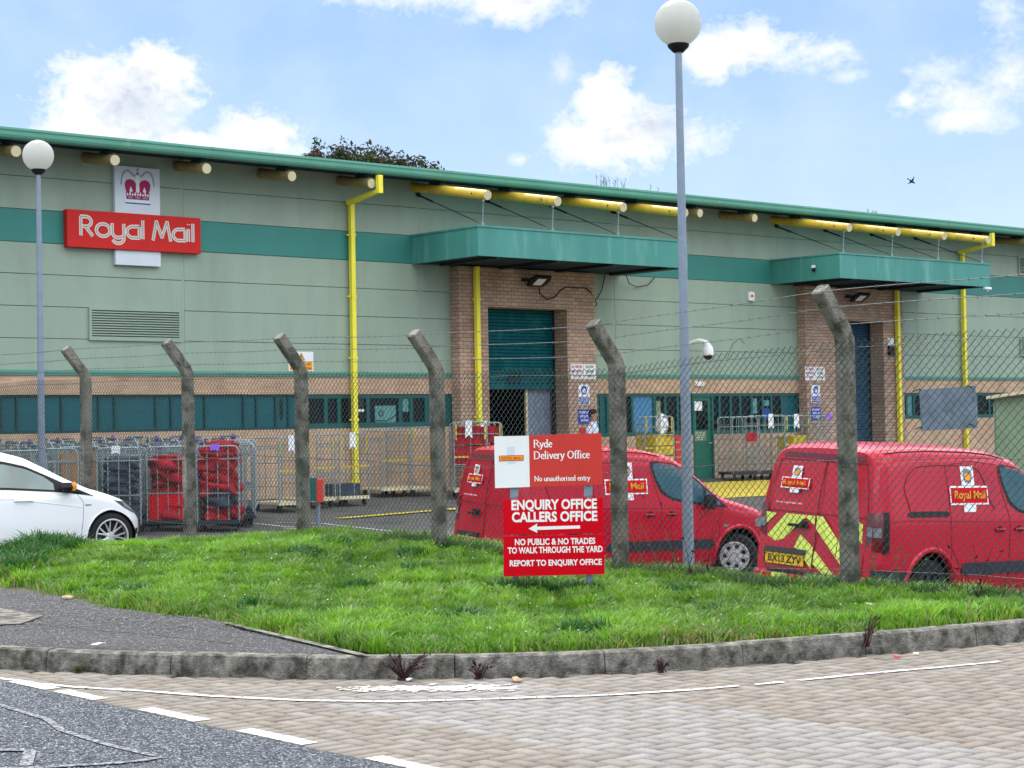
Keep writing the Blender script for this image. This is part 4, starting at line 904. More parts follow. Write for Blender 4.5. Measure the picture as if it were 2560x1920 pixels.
# ------------------------------------------------------------------ roadside sign boards on the verge
def verge_sign():
    c = CAMP+CY*15.5; Mx = fbasis(CX, -CY)
    def W(a, z, d=0): p = c+CX*a; return Vector((p.x, p.y, 0))+Vector((0, 0, z))-CY*d
    def pos(px): return (px*1.1573-1280)/4550*15.5
    F = lambda a, b, d: W(a, b, d)
    # posts
    t = thing('sign_posts', W(.3, .1), 'pair of grey steel sign posts standing in the grass', 'sign posts')
    xa, xb = pos(1106), pos(1266)
    for a in (xa, xb):
        mb = MB(); mb.tube([W(a, -.2, -.035), W(a, 1.38, -.035)], .030, 12); mb.build('post', 'galv', t, smooth=True)
    # upper board
    a0, a1, am = pos(1065.5), pos(1297), pos(1140.5)
    t = thing('office_sign', W((a0+a1)/2, 1), 'red and white board naming the delivery office, topmost on the verge sign posts', 'sign')
    sl = .0027
    mb = MB(); mb.prism([(a0, .985), (am, .990), (am, 1.425), (a0, 1.425)], F, 0, .022); w = mb.build('white_panel', 'white', t)
    mb = MB(); mb.prism([(am+.001, .990), (a1, 1.0), (a1, 1.437), (am+.001, 1.428)], F, 0, .024); r_ = mb.build('red_panel', 'board_red', t)
    mc = (a0+am)/2-.005
    mb = MB(); mb.prism([(mc-.105, 1.213), (mc+.105, 1.215), (mc+.105, 1.262), (mc-.105, 1.260)], F, .023, .0245); lg = mb.build('logo_bar', 'sign_red', w)
    mb = MB(); mb.prism([(mc-.098, 1.219), (mc+.098, 1.221), (mc+.098, 1.256), (mc-.098, 1.254)], F, .0248, .0256); mb.build('logo_fill', 'orange_mark', w)
    mb = MB(); mb.prism([(mc-.034, 1.264), (mc+.030, 1.264), (mc+.030, 1.335), (mc-.034, 1.335)], F, .023, .0236); mb.prism([(mc-.034, 1.190), (mc+.034, 1.190), (mc+.034, 1.211), (mc-.034, 1.211)], F, .023, .0236); mb.build('logo_faded', 'sign_white', w)
    text('ROYAL MAIL', 'lettering', W(mc, 1.228, .026), .020, 'sign_red', w, Mx, width=.17, bold=.02)
    x0 = am+.045
    serif('Ryde', x0, 1.325, .062, W, r_); serif('Delivery Office', x0, 1.227, .062, W, r_); serif('No unauthorised entry', x0, 1.038, .042, W, r_)
    mb = MB()
    for a in (xa, xb):
        mb.prism([(a-.035, .90), (a+.035, .91), (a+.04, .986), (a-.03, .984)], F, -.03, -.002)
    mb.build('clip', 'galv', t)
    # middle board
    b0, b1 = pos(1082.5), pos(1298)
    t = thing('direction_board', W((b0+b1)/2, .6), 'glossy red enquiry office board with a white left arrow, middle of the verge sign', 'sign')
    mb = MB(); mb.prism([(b0, .588), (b1-.006, .592), (b1-.003, .89), (b0, .888)], F, .026, .038); p = mb.build('panel', 'plastic_red', t)
    mid = (b0+b1)/2+.01; tw = (1283-1099)*1.1573/4550*15.5
    text('ENQUIRY OFFICE', 'lettering', W(mid-.005, .800, .039), .080, 'letter_white', p, Mx, width=tw, bold=.050); text('CALLERS OFFICE', 'lettering', W(mid-.002, .697, .039), .080, 'letter_white', p, Mx, width=tw, bold=.050)
    l, rr = pos(1136), pos(1247)
    mb = MB(); zc = .637; mb.prism([(l, zc), (l+.075, zc-.037), (l+.07, zc-.012), (rr, zc-.006), (rr, zc+.020), (l+.07, zc+.016), (l+.075, zc+.043)], F, .039, .0405); mb.build('arrow', 'letter_white', p)
    # lower board
    t = thing('warning_board', W(mid, .4), 'glossy red no public board, lowest on the verge sign, touching the grass', 'sign')
    mb = MB(); mb.prism([(b0-.008, .235), (b1, .240), (b1-.001, .577), (b0-.004, .574)], F, .020, .032); p = mb.build('panel', 'plastic_red', t)
    w1 = (1277-1104)*1.1573/4550*15.5; w2 = (1292-1088)*1.1573/4550*15.5; w3 = (1290-1092)*1.1573/4550*15.5
    text('NO PUBLIC & NO TRADES', 'lettering', W(mid-.002, .500, .033), .050, 'letter_white', p, Mx, width=w1, bold=.045)
    text('TO WALK THROUGH THE YARD', 'lettering', W(mid, .430, .033), .050, 'letter_white', p, Mx, width=w2, bold=.045)
    text('REPORT TO ENQUIRY OFFICE', 'lettering', W(mid, .322, .033), .048, 'letter_white', p, Mx, width=w3, bold=.045)
    return W
# old-style serif letters drawn as weighted strokes: (points, pen weights) in cap heights
SG = {
 'R': (.72, ['0,0 0,1', '0,1 .30,1 .48,.88 .48,.66 .30,.54 0,.54', '.26,.54 .68,0', '-.10,0 .10,0', '-.10,1 .05,1']),
 'D': (.82, ['0,0 0,1', '0,1 .32,1 .62,.82 .66,.5 .62,.18 .32,0 0,0', '-.10,0 0,0', '-.10,1 0,1']),
 'O': (.92, ['.40,1 .12,.86 .02,.5 .12,.14 .40,0 .68,.14 .78,.5 .68,.86 .40,1']),
 'N': (.86, ['0,0 0,1', '0,1 .66,0', '.66,0 .66,1', '-.10,0 .10,0', '-.12,1 .02,1', '.56,1 .78,1']),
 'y': (.52, ['.0,.62 .22,.02', '.44,.62 .18,-.10 .06,-.30 -.06,-.28', '-.07,.62 .10,.62', '.36,.62 .52,.62']),
 'd': (.56, ['.42,.02 .42,1.05', '.42,.50 .24,.64 .04,.50 .02,.24 .14,.02 .30,.02 .42,.16', '.32,1.05 .42,1.05', '.42,.0 .52,.0']),
 'e': (.50, ['.04,.34 .42,.38 .38,.56 .22,.64 .06,.52 .02,.28 .12,.06 .28,.0 .42,.10']),
 'l': (.26, ['.06,0 .06,1.05', '-.03,0 .15,0', '-.02,1.05 .06,1.05']),
 'i': (.26, ['.06,0 .06,.62', '-.03,0 .15,0', '-.02,.62 .06,.62', '.06,.84 .06,.90']),
 'v': (.50, ['0,.62 .22,0', '.22,0 .42,.62', '-.06,.62 .10,.62', '.34,.62 .50,.62']),
 'r': (.38, ['.04,0 .04,.62', '.04,.42 .16,.62 .32,.60', '-.05,0 .15,0', '-.04,.62 .04,.62']),
 'f': (.32, ['.08,0 .08,.85 .20,1.05 .36,1.00', '-.03,.60 .24,.60', '-.03,0 .20,0']),
 'c': (.44, ['.38,.52 .22,.64 .06,.52 .02,.28 .12,.04 .26,.0 .38,.10']),
 'o': (.54, ['.22,.64 .04,.52 .0,.32 .04,.12 .22,.0 .40,.12 .44,.32 .40,.52 .22,.64']),
 'u': (.56, ['.04,.62 .04,.14 .16,.0 .30,.04 .42,.18', '.42,.62 .42,0', '-.04,.62 .04,.62', '.42,0 .50,0']),
 'n': (.56, ['.04,0 .04,.62', '.04,.44 .18,.62 .34,.60 .42,.46 .42,0', '-.04,0 .12,0', '.34,0 .50,0', '-.04,.62 .04,.62']),
 'a': (.50, ['.06,.52 .20,.64 .36,.54 .36,.04 .44,0', '.36,.38 .10,.30 .02,.14 .12,.0 .26,.04 .36,.16']),
 't': (.34, ['.10,.86 .10,.10 .20,.0 .30,.06', '-.02,.60 .28,.60']),
 'h': (.58, ['.04,0 .04,1.05', '.04,.44 .18,.62 .34,.60 .42,.46 .42,0', '-.04,0 .12,0', '.34,0 .50,0', '-.04,1.05 .04,1.05']),
 's': (.42, ['.32,.54 .18,.64 .05,.52 .10,.38 .28,.26 .32,.12 .18,.0 .03,.10']), ' ': (.30, [])}
def serif(s, x0, z0, h, W, parent):
    mb = MB(); x = x0; k = 0
    for c in s:
        adv, sts = SG[c]
        for st in sts:
            P = [tuple(float(q) for q in p.split(',')) for p in st.split()]
            for (a, b) in zip(P[:-1], P[1:]):
                d = Vector((b[0]-a[0], b[1]-a[1])); Ln = d.length or 1; d /= Ln; w = (.075+.085*abs(d.y))*h; n = Vector((-d.y, d.x))*w/2; e = d*.02*h
                q = [(x+a[0]*h-e.x-n.x, z0+a[1]*h-e.y-n.y), (x+b[0]*h+e.x-n.x, z0+b[1]*h+e.y-n.y), (x+b[0]*h+e.x+n.x, z0+b[1]*h+e.y+n.y), (x+a[0]*h-e.x+n.x, z0+a[1]*h-e.y+n.y)]
                mb.add([W(u, v, .0252+k*.00001) for u, v in q], [(0, 1, 2, 3)]); k += 1
        x += (adv+.055)*h
    return mb.build('lettering', 'letter_white', parent)
SW = verge_sign()
# ------------------------------------------------------------------ vehicles
class Body:
    """car body as a surface: s runs from the tail (0) to the nose, y to the left, z up."""
    def __init__(b, L, top, hw, T, bot, rc, lean, nose=None):
        b.L = L; b.t = top; b.h = hw; b.T = T; b.b = bot; b.rc = rc; b.ln = lean; b.nose = nose
    def tab(b, t, q): return float(np.interp(q, [p[0] for p in t], [p[1] for p in t]))
    def top(b, s):
        e = .05; return (b.tab(b.t, s-e)+2*b.tab(b.t, s)+b.tab(b.t, s+e))/4
    def bot(b, s): return b.tab(b.b, s)
    def W(b, s): return (b.tab(b.h, s-.03)+2*b.tab(b.h, s)+b.tab(b.h, s+.03))/4
    def half(b, s, z):
        w = b.W(s)*b.tab(b.T, z); zt = b.top(s); r = min(b.rc, (zt-b.bot(s))*.45)
        if z > zt-r: w = w-r+math.sqrt(max(0, r*r-(z-(zt-r))**2))
        return w
    def X(b, s, z): return s+b.tab(b.ln, z)*max(0, 1-s/.9)-(b.tab(b.nose, z)*max(0, 1-(b.L-s)/.9) if b.nose else 0)
    def side(b, s, z, sg=-1, off=0.0): return Vector((b.X(s, z), sg*(b.half(s, z)+off), z))
    def rear(b, y, z, off=0.0): return Vector((b.X(0, z)-off, y, z))
    def mesh(b, ns=70):
        S = np.unique(np.r_[0, .012, .03, .06, .1, np.linspace(.16, b.L-.16, ns), b.L-.1, b.L-.06, b.L-.03, b.L-.01, b.L]); rings = []
        for s in S:
            zt = b.top(s); zb = b.bot(s); r = min(b.rc, (zt-zb)*.45); ring = []
            zz = list(np.linspace(zb, zt-r, 18))+[zt-r+r*math.sin(a) for a in np.linspace(0, math.pi/2, 8)[1:]]
            right = [(b.half(s, z), z) for z in zz]; ye = right[-1][0]
            roof = [(ye*(1-f), zt+.022*(1-(1-f)**2)) for f in (.25, .5, .75, 1.0)]
            pts = [(0, zb)]+[(right[0][0]*.6, zb)]+right+roof
            full = [(-y, z) for y, z in pts]+[(y, z) for y, z in pts[-2:0:-1]]
            rings.append([Vector((b.X(s, z), y, z)) for y, z in full])
        mb = MB(); n = len(rings[0]); vs = [p for r_ in rings for p in r_]
        fs = [(i*n+k, i*n+(k+1) % n, (i+1)*n+(k+1) % n, (i+1)*n+k) for i in range(len(rings)-1) for k in range(n)]
        fs += [tuple(reversed(range(n))), tuple(range((len(rings)-1)*n, len(rings)*n))]
        mb.add(vs, fs); return mb
    def patch(b, lo, hi, sg, off, mb, ns=26, nz=8):
        """lo, hi: lists of (s, z) with the same first and last s; the area between them lies on the side."""
        s0, s1 = lo[0][0], lo[-1][0]; base = len(mb.v); vs = []; fs = []
        for i in range(ns+1):
            s = s0+(s1-s0)*i/ns; a = float(np.interp(s, [p[0] for p in lo], [p[1] for p in lo])); c = float(np.interp(s, [p[0] for p in hi], [p[1] for p in hi]))
            for j in range(nz+1): vs.append(b.side(s, a+(c-a)*j/nz, sg, off))
        for i in range(ns):
            for j in range(nz): k = i*(nz+1)+j; fs.append((k, k+nz+1, k+nz+2, k+1))
        mb.add(vs, fs)
    def line(b, pts, sg, r, mb, off=.001):
        P = resample(pts, .06); mb.tube([b.side(p[0], p[1], sg, off) for p in P], r, 5)
    def rline(b, pts, r, mb, off=.002):
        P = resample(pts, .08); mb.tube([b.rear(p[0], p[1], off) for p in P], r, 5)
    def rpoly(b, poly, off, mb, th=.002): mb.prism(poly, lambda y, z, d: b.rear(y, z, d), off, off+th)
    def roofpatch(b, s0, s1, f, off, mb, ns=12):
        """strip over the top between the sides (windscreen)."""
        base = len(mb.v); vs = []; fs = []; m = 12
        for i in range(ns+1):
            s = s0+(s1-s0)*i/ns; zt = b.top(s); ye = (b.half(s, zt-.001)+.03)*f
            for j in range(m+1): q = 2*j/m-1; vs.append(Vector((b.X(s, zt)+off*.7, ye*q, zt+.022*(1-q*q)+off)))
        for i in range(ns):
            for j in range(m): k = i*(m+1)+j; fs.append((k, k+m+1, k+m+2, k+1))
        mb.add(vs, fs)
def cut_arches(o, arches):
    """cut round wheel openings out of the body mesh: (s, z, radius, side)."""
    cb = MB()
    for (s, z, r, sg) in arches: cb.tube([(s, sg*.50, z), (s, sg*1.2, z)], r, 40)
    c = cb.build('arch_cutter', 'black'); md = o.modifiers.new('b', 'BOOLEAN'); md.operation = 'DIFFERENCE'; md.object = c; md.solver = 'EXACT'
    bpy.context.view_layer.update(); dg = bpy.context.evaluated_depsgraph_get(); me = bpy.data.meshes.new_from_object(o.evaluated_get(dg))
    o.modifiers.clear(); old = o.data; o.data = me; bpy.data.meshes.remove(old); bpy.data.objects.remove(c)
    me.polygons.foreach_set('use_smooth', [True]*len(me.polygons)); me.set_sharp_from_angle(angle=R(38)); me.name = o.name
def wheel(parent, s, y, z, rt, rr, sg, style, steer=0.0, rim='silver'):
    """tyre and rim; sg = -1 right side. Local z axis of the wheel points outwards."""
    M = Matrix.Translation((s, y, z)) @ Matrix.Rotation(steer, 4, 'Z') @ Matrix.Rotation(R(90)*(1 if sg < 0 else -1), 4, 'X')
    mb = MB(); w = .10; prof = [(rr, -w), (rt-.03, -w), (rt-.008, -w*.8), (rt, -w*.4), (rt, w*.4), (rt-.008, w*.8), (rt-.03, w), (rr+.012, w+.006), (rr, w-.005), (rr-.02, w-.03)]
    mb.lathe(prof, M, 40, cap=False); ty = mb.build('wheel', 'rubber', parent, smooth=True)
    mb = MB(); mb.lathe([(rr-.02, -w), (rr-.02, w-.03), (rr, w-.006), (rr+.006, w+.002), (rr-.012, w+.004), (rr-.016, w-.012)], M, 40, cap=False)
    if style == 'cap':
        mb.lathe([(.001, w*.75), (.05, w*.78), (.06, w*.65), (rr-.09, w*.62), (rr-.01, w*.72)], M, 40, cap=False)
        for k in range(7):
            A = M @ Matrix.Rotation(2*math.pi*k/7, 4, 'Z'); mb.box(.05, rr-.01, -.020, .020, w*.66, w*.86, A)
    else:
        mb.lathe([(.001, w*.62), (.035, w*.64), (.06, w*.5)], M, 20, cap=False)
        for k in range(7):
            A = M @ Matrix.Rotation(2*math.pi*k/7, 4, 'Z')
            for q in (-1, 1): mb.tube([A @ Vector((.03, 0, w*.55)), A @ Vector((.10, q*.012, w*.58)), A @ Vector((rr-.015, q*.042, w*.66))], [.014, .011, .011], 5)
    mb.build('rim', rim, ty, smooth=True)
    mb = MB(); mb.lathe([(.001, w*.45), (rr-.02, w*.45)], M, 30, cap=False)
    if style == 'cap':
        for k in range(7):
            A = M @ Matrix.Rotation(2*math.pi*(k+.5)/7, 4, 'Z'); mb.tube([A @ Vector((rr*.68, 0, w*.60)), A @ Vector((rr*.68, 0, w*.70))], .030, 8)
    mb.build('hub', 'black', ty)
    return ty
def liner(parent, s, z, r, sg):
    mb = MB(); n = 24; vs = []
    for y in (sg*.505, sg*.86):
        for k in range(n+1): a = math.pi*(-.15+1.3*k/n); vs.append((s+(r-.004)*math.cos(a), y, z+(r-.004)*math.sin(a)))
    fs = [(k, k+1, n+2+k, n+1+k) for k in range(n)]; mb.add(vs, fs); c = [(s+(r-.004)*math.cos(a), z+(r-.004)*math.sin(a)) for a in np.linspace(-.15*math.pi, 1.15*math.pi, n)]
    mb.prism(c, lambda a, b, d: (a, d, b), sg*.503, sg*.512); mb.build('wheel_arch', 'black', parent)
VAN = Body(4.38,
  top=[(0, 1.735), (.10, 1.775), (.35, 1.80), (.9, 1.815), (1.6, 1.81), (2.05, 1.785), (2.5, 1.70), (2.75, 1.56), (3.25, 1.17), (3.45, 1.09), (3.8, 1.0), (4.1, .92), (4.28, .80), (4.38, .66)],
  hw=[(-.05, .765), (0, .775), (.03, .815), (.08, .85), (.18, .88), (.45, .90), (1.0, .905), (3.2, .905), (3.7, .885), (4.0, .81), (4.2, .68), (4.33, .52), (4.38, .46)],
  T=[(.15, .93), (.30, .975), (.42, 1.0), (.60, 1.0), (.85, .995), (1.02, .985), (1.12, .965), (1.35, .925), (1.6, .875), (1.8, .83)],
  bot=[(0, .30), (.2, .26), (.5, .22), (3.9, .20), (4.38, .26)], rc=.17, lean=[(0, 0), (.35, -.03), (.62, -.03), (.66, .0), (1.0, .012), (1.3, .045), (1.7, .13), (1.8, .16)], nose=None)
def royal_badge(put, cx, cz, w, parent, small=False):
    """white panel with crown, outlined red box with yellow name, white foot. put(a, b, off) -> point."""
    def P(poly, o0, o1, m, nm):
        mb = MB(); (a0, b0), (a1, b1) = poly[0], poly[2]; n = 8
        vs = [put(a0+(a1-a0)*i/n, b0+(b1-b0)*j/n, o1) for i in range(n+1) for j in range(n+1)]
        mb.add(vs, [(i*(n+1)+j, (i+1)*(n+1)+j, (i+1)*(n+1)+j+1, i*(n+1)+j+1) for i in range(n) for j in range(n)]); o = mb.build(nm, m, None); o.parent = parent; return o
    k = w; rect = lambda a0, a1, b0, b1: [(cx+a*k, cz+b*k) for a, b in ((a0, b0), (a1, b0), (a1, b1), (a0, b1))]
    P(rect(-.17, .17, .155, .47), .004, .0055, 'white', 'emblem_panel'); P(rect(-.16, .16, -.265, -.155), .004, .0055, 'white', 'foot_panel')
    P(rect(-.5, .5, -.15, .15), .006, .0075, 'letter_white', 'name_outline'); P(rect(-.475, .475, -.122, .122), .0077, .009, 'plastic_red', 'name_panel')
    # crown: orange-and-red arcs on the white
    mb = MB(); mb.prism([(cx+a*k, cz+b*k) for a, b in ((-.08, .20), (.08, .20), (.12, .33), (.09, .40), (0, .43), (-.09, .40), (-.12, .33))], lambda a, b, d: put(a, b, d), .006, .0072); o = mb.build('crown', 'grey_mark', None); o.parent = parent
    mb = MB(); mb.prism([(cx+a*k, cz+b*k) for a, b in ((-.06, .24), (.06, .24), (.085, .33), (0, .36), (-.085, .33))], lambda a, b, d: put(a, b, d), .0075, .0085); o = mb.build('crown_arch', 'orange_mark', None); o.parent = parent
    return rect
def make_van(pos, rot, label, plate, livery, bx):
    v = thing('delivery_van', pos, label, 'van', 'red delivery vans in the yard', rot=rot)
    def A(mb, nm, m, par=v, **k):
        o = mb.build(nm, m, None, **k); o.parent = par; return o
    b = VAN; mb = b.mesh(); body = mb.build('body', 'van_red', None, smooth=True)
    ar = [(.85, .31, .385, -1), (.85, .31, .385, 1), (3.555, .31, .385, -1), (3.555, .31, .385, 1)]
    cut_arches(body, ar); body.parent = v
    for (s, z, r, sg) in ar:
        o = MB(); liner(None, s, z, r, sg); q = bpy.context.scene.objects[-1] if False else [x for x in bpy.data.objects if x.name.startswith('wheel_arch') and x.parent is None][-1]; q.parent = v
        st = R(-38) if s > 3 and livery == 'plain' else 0
        ty = wheel(None, s, sg*.80, z-.005, .315, .20, sg, 'cap', st, 'rub_plastic' if (s < 1 and livery == 'chevron') else 'silver'); ty.parent = v
    for sg in (-1, 1):
        # wheel-arch lip
        for s in (.85, 3.555):
            m2 = MB(); m2.tube([b.side(s+.415*math.cos(a), max(.31+.415*math.sin(a), .24), sg, -.004) for a in np.linspace(-.1, math.pi+.1, 26)], .032, 8); A(m2, 'arch_lip', 'van_red', smooth=True)
        m2 = MB(); b.patch([(1.36, .47), (1.42, .44), (3.06, .435), (3.12, .47)], [(1.36, .51), (1.42, .57), (3.06, .565), (3.12, .52)], sg, .016, m2, 30, 4); b.patch([(1.36, .47), (3.12, .47)], [(1.36, .51), (3.12, .52)], sg, .010, m2, 10, 2); A(m2, 'rubbing_strip', 'rub_plastic', smooth=True)
        # recessed side panel line, doors and rail
        m2 = MB(); b.line([(.50, 1.14), (.40, 1.38), (.46, 1.50), (.62, 1.60), (1.0, 1.625), (1.62, 1.615), (1.76, 1.57), (1.84, 1.45), (1.92, 1.22), (1.99, 1.14)], sg, .007, m2, .0); A(m2, 'panel_swage', 'van_seam', smooth=True)
        m2 = MB(); b.line([(2.20, 1.63), (2.10, 1.56), (2.14, 1.35), (2.25, 1.05), (2.24, .45), (2.22, .25)], sg, .005, m2, .0); b.line([(1.17, 1.62), (1.19, 1.0), (1.20, .30)], sg, .005, m2, .0); b.line([(1.17, 1.62), (1.6, 1.67), (2.1, 1.63)], sg, .004, m2, .0); b.line([(3.30, 1.02), (3.22, .78), (3.20, .40), (3.18, .24)], sg, .005, m2, .0); b.line([(1.2, .285), (3.18, .265)], sg, .005, m2, .0)
        b.line([(.05, 1.02), (.5, 1.04), (3.25, .98)], sg, .003, m2, .0); A(m2, 'door_seam', 'van_seam')
        m2 = MB(); b.patch([(.45, 1.085), (.48, 1.075), (1.14, 1.075), (1.16, 1.085)], [(.45, 1.115), (.48, 1.135), (1.14, 1.135), (1.16, 1.12)], sg, .006, m2, 14, 2); A(m2, 'door_rail', 'black')
        for hs in (2.06, 2.42):
            m2 = MB(); b.patch([(hs-.09, .905), (hs, .885), (hs+.09, .905)], [(hs-.09, .925), (hs, .965), (hs+.09, .925)], sg, .004, m2, 10, 3); A(m2, 'handle_cup', 'black')
            m2 = MB(); m2.tube([b.side(hs-.085, .92, sg, .012), b.side(hs-.05, .925, sg, .032), b.side(hs+.05, .925, sg, .032), b.side(hs+.085, .92, sg, .012)], .014, 6); A(m2, 'door_handle', 'van_red', smooth=True)
        # front side window: dark surround, glass, pillar
        lo = [(2.11, 1.60), (2.16, 1.38), (2.26, 1.20), (2.42, 1.11), (2.6, 1.075), (3.0, 1.015), (3.36, .985)]; hi = [(2.11, 1.62), (2.2, 1.64), (2.5, 1.60), (2.72, 1.50), (3.0, 1.28), (3.36, .995)]
        m2 = MB(); b.patch(lo, hi, sg, .003, m2, 34, 6); sw = A(m2, 'window_surround', 'black', smooth=True)
        lo2 = [(2.15, 1.56), (2.19, 1.40), (2.28, 1.24), (2.43, 1.14), (2.6, 1.11), (2.95, 1.055)]; hi2 = [(2.15, 1.59), (2.2, 1.605), (2.5, 1.57), (2.70, 1.47), (2.95, 1.275)]
        m2 = MB(); b.patch(lo2, hi2, sg, .006, m2, 24, 5); A(m2, 'side_window', 'van_glass', smooth=True)
        m2 = MB(); b.patch([(3.0, 1.045), (3.22, 1.02)], [(3.0, 1.235), (3.22, 1.06)], sg, .006, m2, 8, 3); A(m2, 'quarter_window', 'van_glass')
        m2 = MB(); c = b.side(3.02, 1.08, sg, .12); m2.tube([c+Vector((-.05, 0, -.09)), c+Vector((-.03, 0, 0)), c+Vector((-.02, -sg*-.0, .10))], [.07, .085, .06], 10); m2.tube([c, b.side(3.08, 1.03, sg, 0)], .03, 6); A(m2, 'door_mirror', 'black', smooth=True)
        m2 = MB(); b.patch([(3.28, .725), (3.38, .725)], [(3.28, .755), (3.38, .755)], sg, .006, m2, 4, 2); A(m2, 'side_repeater', 'lens_clear')
        m2 = MB(); b.patch([(.0, .30), (.46, .27)], [(.0, .53), (.46, .50)], sg, .010, m2, 16, 4); A(m2, 'corner_bumper', 'rub_plastic', smooth=True)
        # tail lamp wrapping the corner, headlamp
        m2 = MB(); b.patch([(.0, .72), (.15, .70)], [(.0, 1.12), (.15, 1.12)], sg, .008, m2, 12, 10); b.rpoly([(sg*.69, .74), (sg*.782, .72), (sg*.782, 1.12), (sg*.69, 1.12)], .006, m2); tl = A(m2, 'tail_lamp', 'tail_red', smooth=True)
        m2 = MB(); b.rpoly([(sg*.71, .875), (sg*.782, .865), (sg*.782, .965), (sg*.71, .97)], .010, m2); m2.m = 0; b.patch([(.0, .865), (.07, .865)], [(.0, .965), (.07, .965)], sg, .0105, m2, 8, 3); A(m2, 'reversing_lens', 'lens_clear', tl)
        m2 = MB(); b.patch([(.09, .70), (.16, .70)], [(.09, 1.13), (.16, 1.13)], sg, .0105, m2, 4, 8); A(m2, 'lamp_surround', 'black', tl)
        m2 = MB(); b.patch([(3.86, .72), (4.05, .66), (4.30, .62)], [(3.86, .80), (4.05, .86), (4.30, .76)], sg, .006, m2, 12, 4); A(m2, 'headlamp', 'lens_clear', smooth=True)
    m2 = MB(); b.roofpatch(2.66, 3.28, .93, .006, m2); A(m2, 'windscreen', 'glass_dark', smooth=True)
    m2 = MB(); m2.tube([b.side(s, b.top(s)-.045, sg, .002) for sg in (-1,) for s in np.linspace(.15, 2.3, 20)], .010, 5); m2.tube([b.side(s, b.top(s)-.045, 1, .002) for s in np.linspace(.15, 2.3, 20)], .010, 5); A(m2, 'roof_gutter', 'van_seam')
    m2 = MB(); m2.box(4.30, 4.41, -.55, .55, .28, .50); A(m2, 'front_bumper', 'rub_plastic', bevel=.03)
    # rear: doors, high brake light recess, handle, bumper, plate
    m2 = MB(); b.rline([(-.05, 1.66), (-.02, 1.2), (.0, .40)], .006, m2, .001); b.rline([(-.72, 1.055), (.72, 1.055)], .005, m2, .001); b.rline([(-.60, 1.62), (-.68, 1.30), (-.70, 1.07)], .004, m2, .001); b.rline([(.60, 1.62), (.68, 1.30), (.70, 1.07)], .004, m2, .001); b.rline([(-.60, 1.62), (.60, 1.62)], .005, m2, .001)
    b.rline([(-.70, 1.05), (-.68, .42), (.68, .42), (.70, 1.05)], .005, m2, .001); A(m2, 'door_seam', 'van_seam')
    m2 = MB(); b.rpoly([(-.58, 1.645), (.58, 1.645), (.55, 1.70), (-.55, 1.70)], .002, m2); A(m2, 'brake_light_recess', 'tail_red')
    m2 = MB(); b.rpoly([(.10, .885), (.35, .885), (.33, .965), (.12, .965)], .003, m2); m2.box(-.06, -.03, .12, .33, .90, .93); A(m2, 'door_handle', 'black')
    m2 = MB(); m2.box(-.075, .10, -.80, .80, .26, .40); A(m2, 'rear_bumper', 'van_red', bevel=.03); m2 = MB(); m2.box(-.085, -.06, -.60, .60, .395, .43); A(m2, 'bumper_step', 'rub_plastic', bevel=.005)
    px = (.11, .66)
    m2 = MB(); b.rpoly([(px[0]-.02, .60), (px[1]+.02, .60), (px[1]+.02, .655), (px[0]-.02, .655)], .004, m2, .02); A(m2, 'plate_lamp', 'black')
    m2 = MB(); b.rpoly([(px[0], .475), (px[1], .475), (px[1], .595), (px[0], .595)], .008, m2, .004); pl = A(m2, 'number_plate', 'plate_yellow')
    MR = fbasis((0, -1, 0), (-1, 0, 0)); w = b.rear((px[0]+px[1])/2, .497, .013)
    t = text(plate, 'lettering', w, .078, 'black', None, MR, width=.47, bold=.02); t.parent = pl
    # badges
    cl = v
    for sg in (-1, 1):
        put = (lambda a, c_, d, sg=sg: b.side(a, c_, sg, d))
        rect = royal_badge(lambda a, c_, d: put(a, c_, d), bx, 1.30, .68, v)
        Mx = fbasis((1 if sg < 0 else -1, 0, 0), (0, sg, .10)); c = put(bx, 1.268, .016)
        t = text('Royal Mail', 'lettering', c, .085, 'orange_mark', None, Mx, width=.55, bold=.03); t.parent = v
    before = set(bpy.data.objects)
    putr = lambda a, c_, d: b.rear(-a, c_, d)
    royal_badge(putr, -.345, 1.365, .40, v)
    t = text('Royal Mail', 'lettering', putr(-.345, 1.348, .012)-Vector((.012, 0, 0)), .048, 'orange_mark', None, fbasis((0, -1, 0), (-1, 0, .14)), width=.32, bold=.03); t.parent = v
    t = text('www.royalmail.com', 'lettering', putr(-.39, 1.14, .006)-Vector((.01, 0, 0)), .022, 'letter_white', None, fbasis((0, -1, 0), (-1, 0, .1)), width=.38); t.parent = v
    for q in set(bpy.data.objects)-before:
        if q.parent is None: q.parent = v
    if livery == 'chevron':
        m2 = MB()
        for poly in ([(.71, 1.03), (.56, 1.02), (.70, .90)], [(.42, 1.03), (.01, 1.03), (.01, .93), (.12, 1.0), (.17, .99), (.51, .68), (.70, .665), (.70, .75)], [(-.012, 1.035), (-.10, 1.03), (-.32, .80), (-.32, .62), (-.012, .89)], [(-.33, .80), (-.50, .62), (-.50, .44), (-.33, .61)],
                     [(-.50, 1.05), (-.65, .99), (-.65, .79), (-.50, .88)], [(.20, .82), (.012, .69), (.012, .46), (.10, .55), (.10, .62), (.28, .67)], [(-.012, .66), (-.30, .43), (-.16, .42), (-.012, .52)], [(-.56, .63), (-.66, .54), (-.63, .42), (-.56, .45)]):
            b.rpoly(poly, .0045, m2, .0012)
        m2.box(-.082, -.077, .31, .53, .33, .385); A(m2, 'reflective_chevrons', 'lime')
    return v
van1 = make_van((-7.86, -13.87, -.56), (R(2.5), R(.8), R(-10.67)), 'bright red delivery van half hidden behind the verge sign, front wheel turned', 'GX15 FVB', 'plain', 1.70)
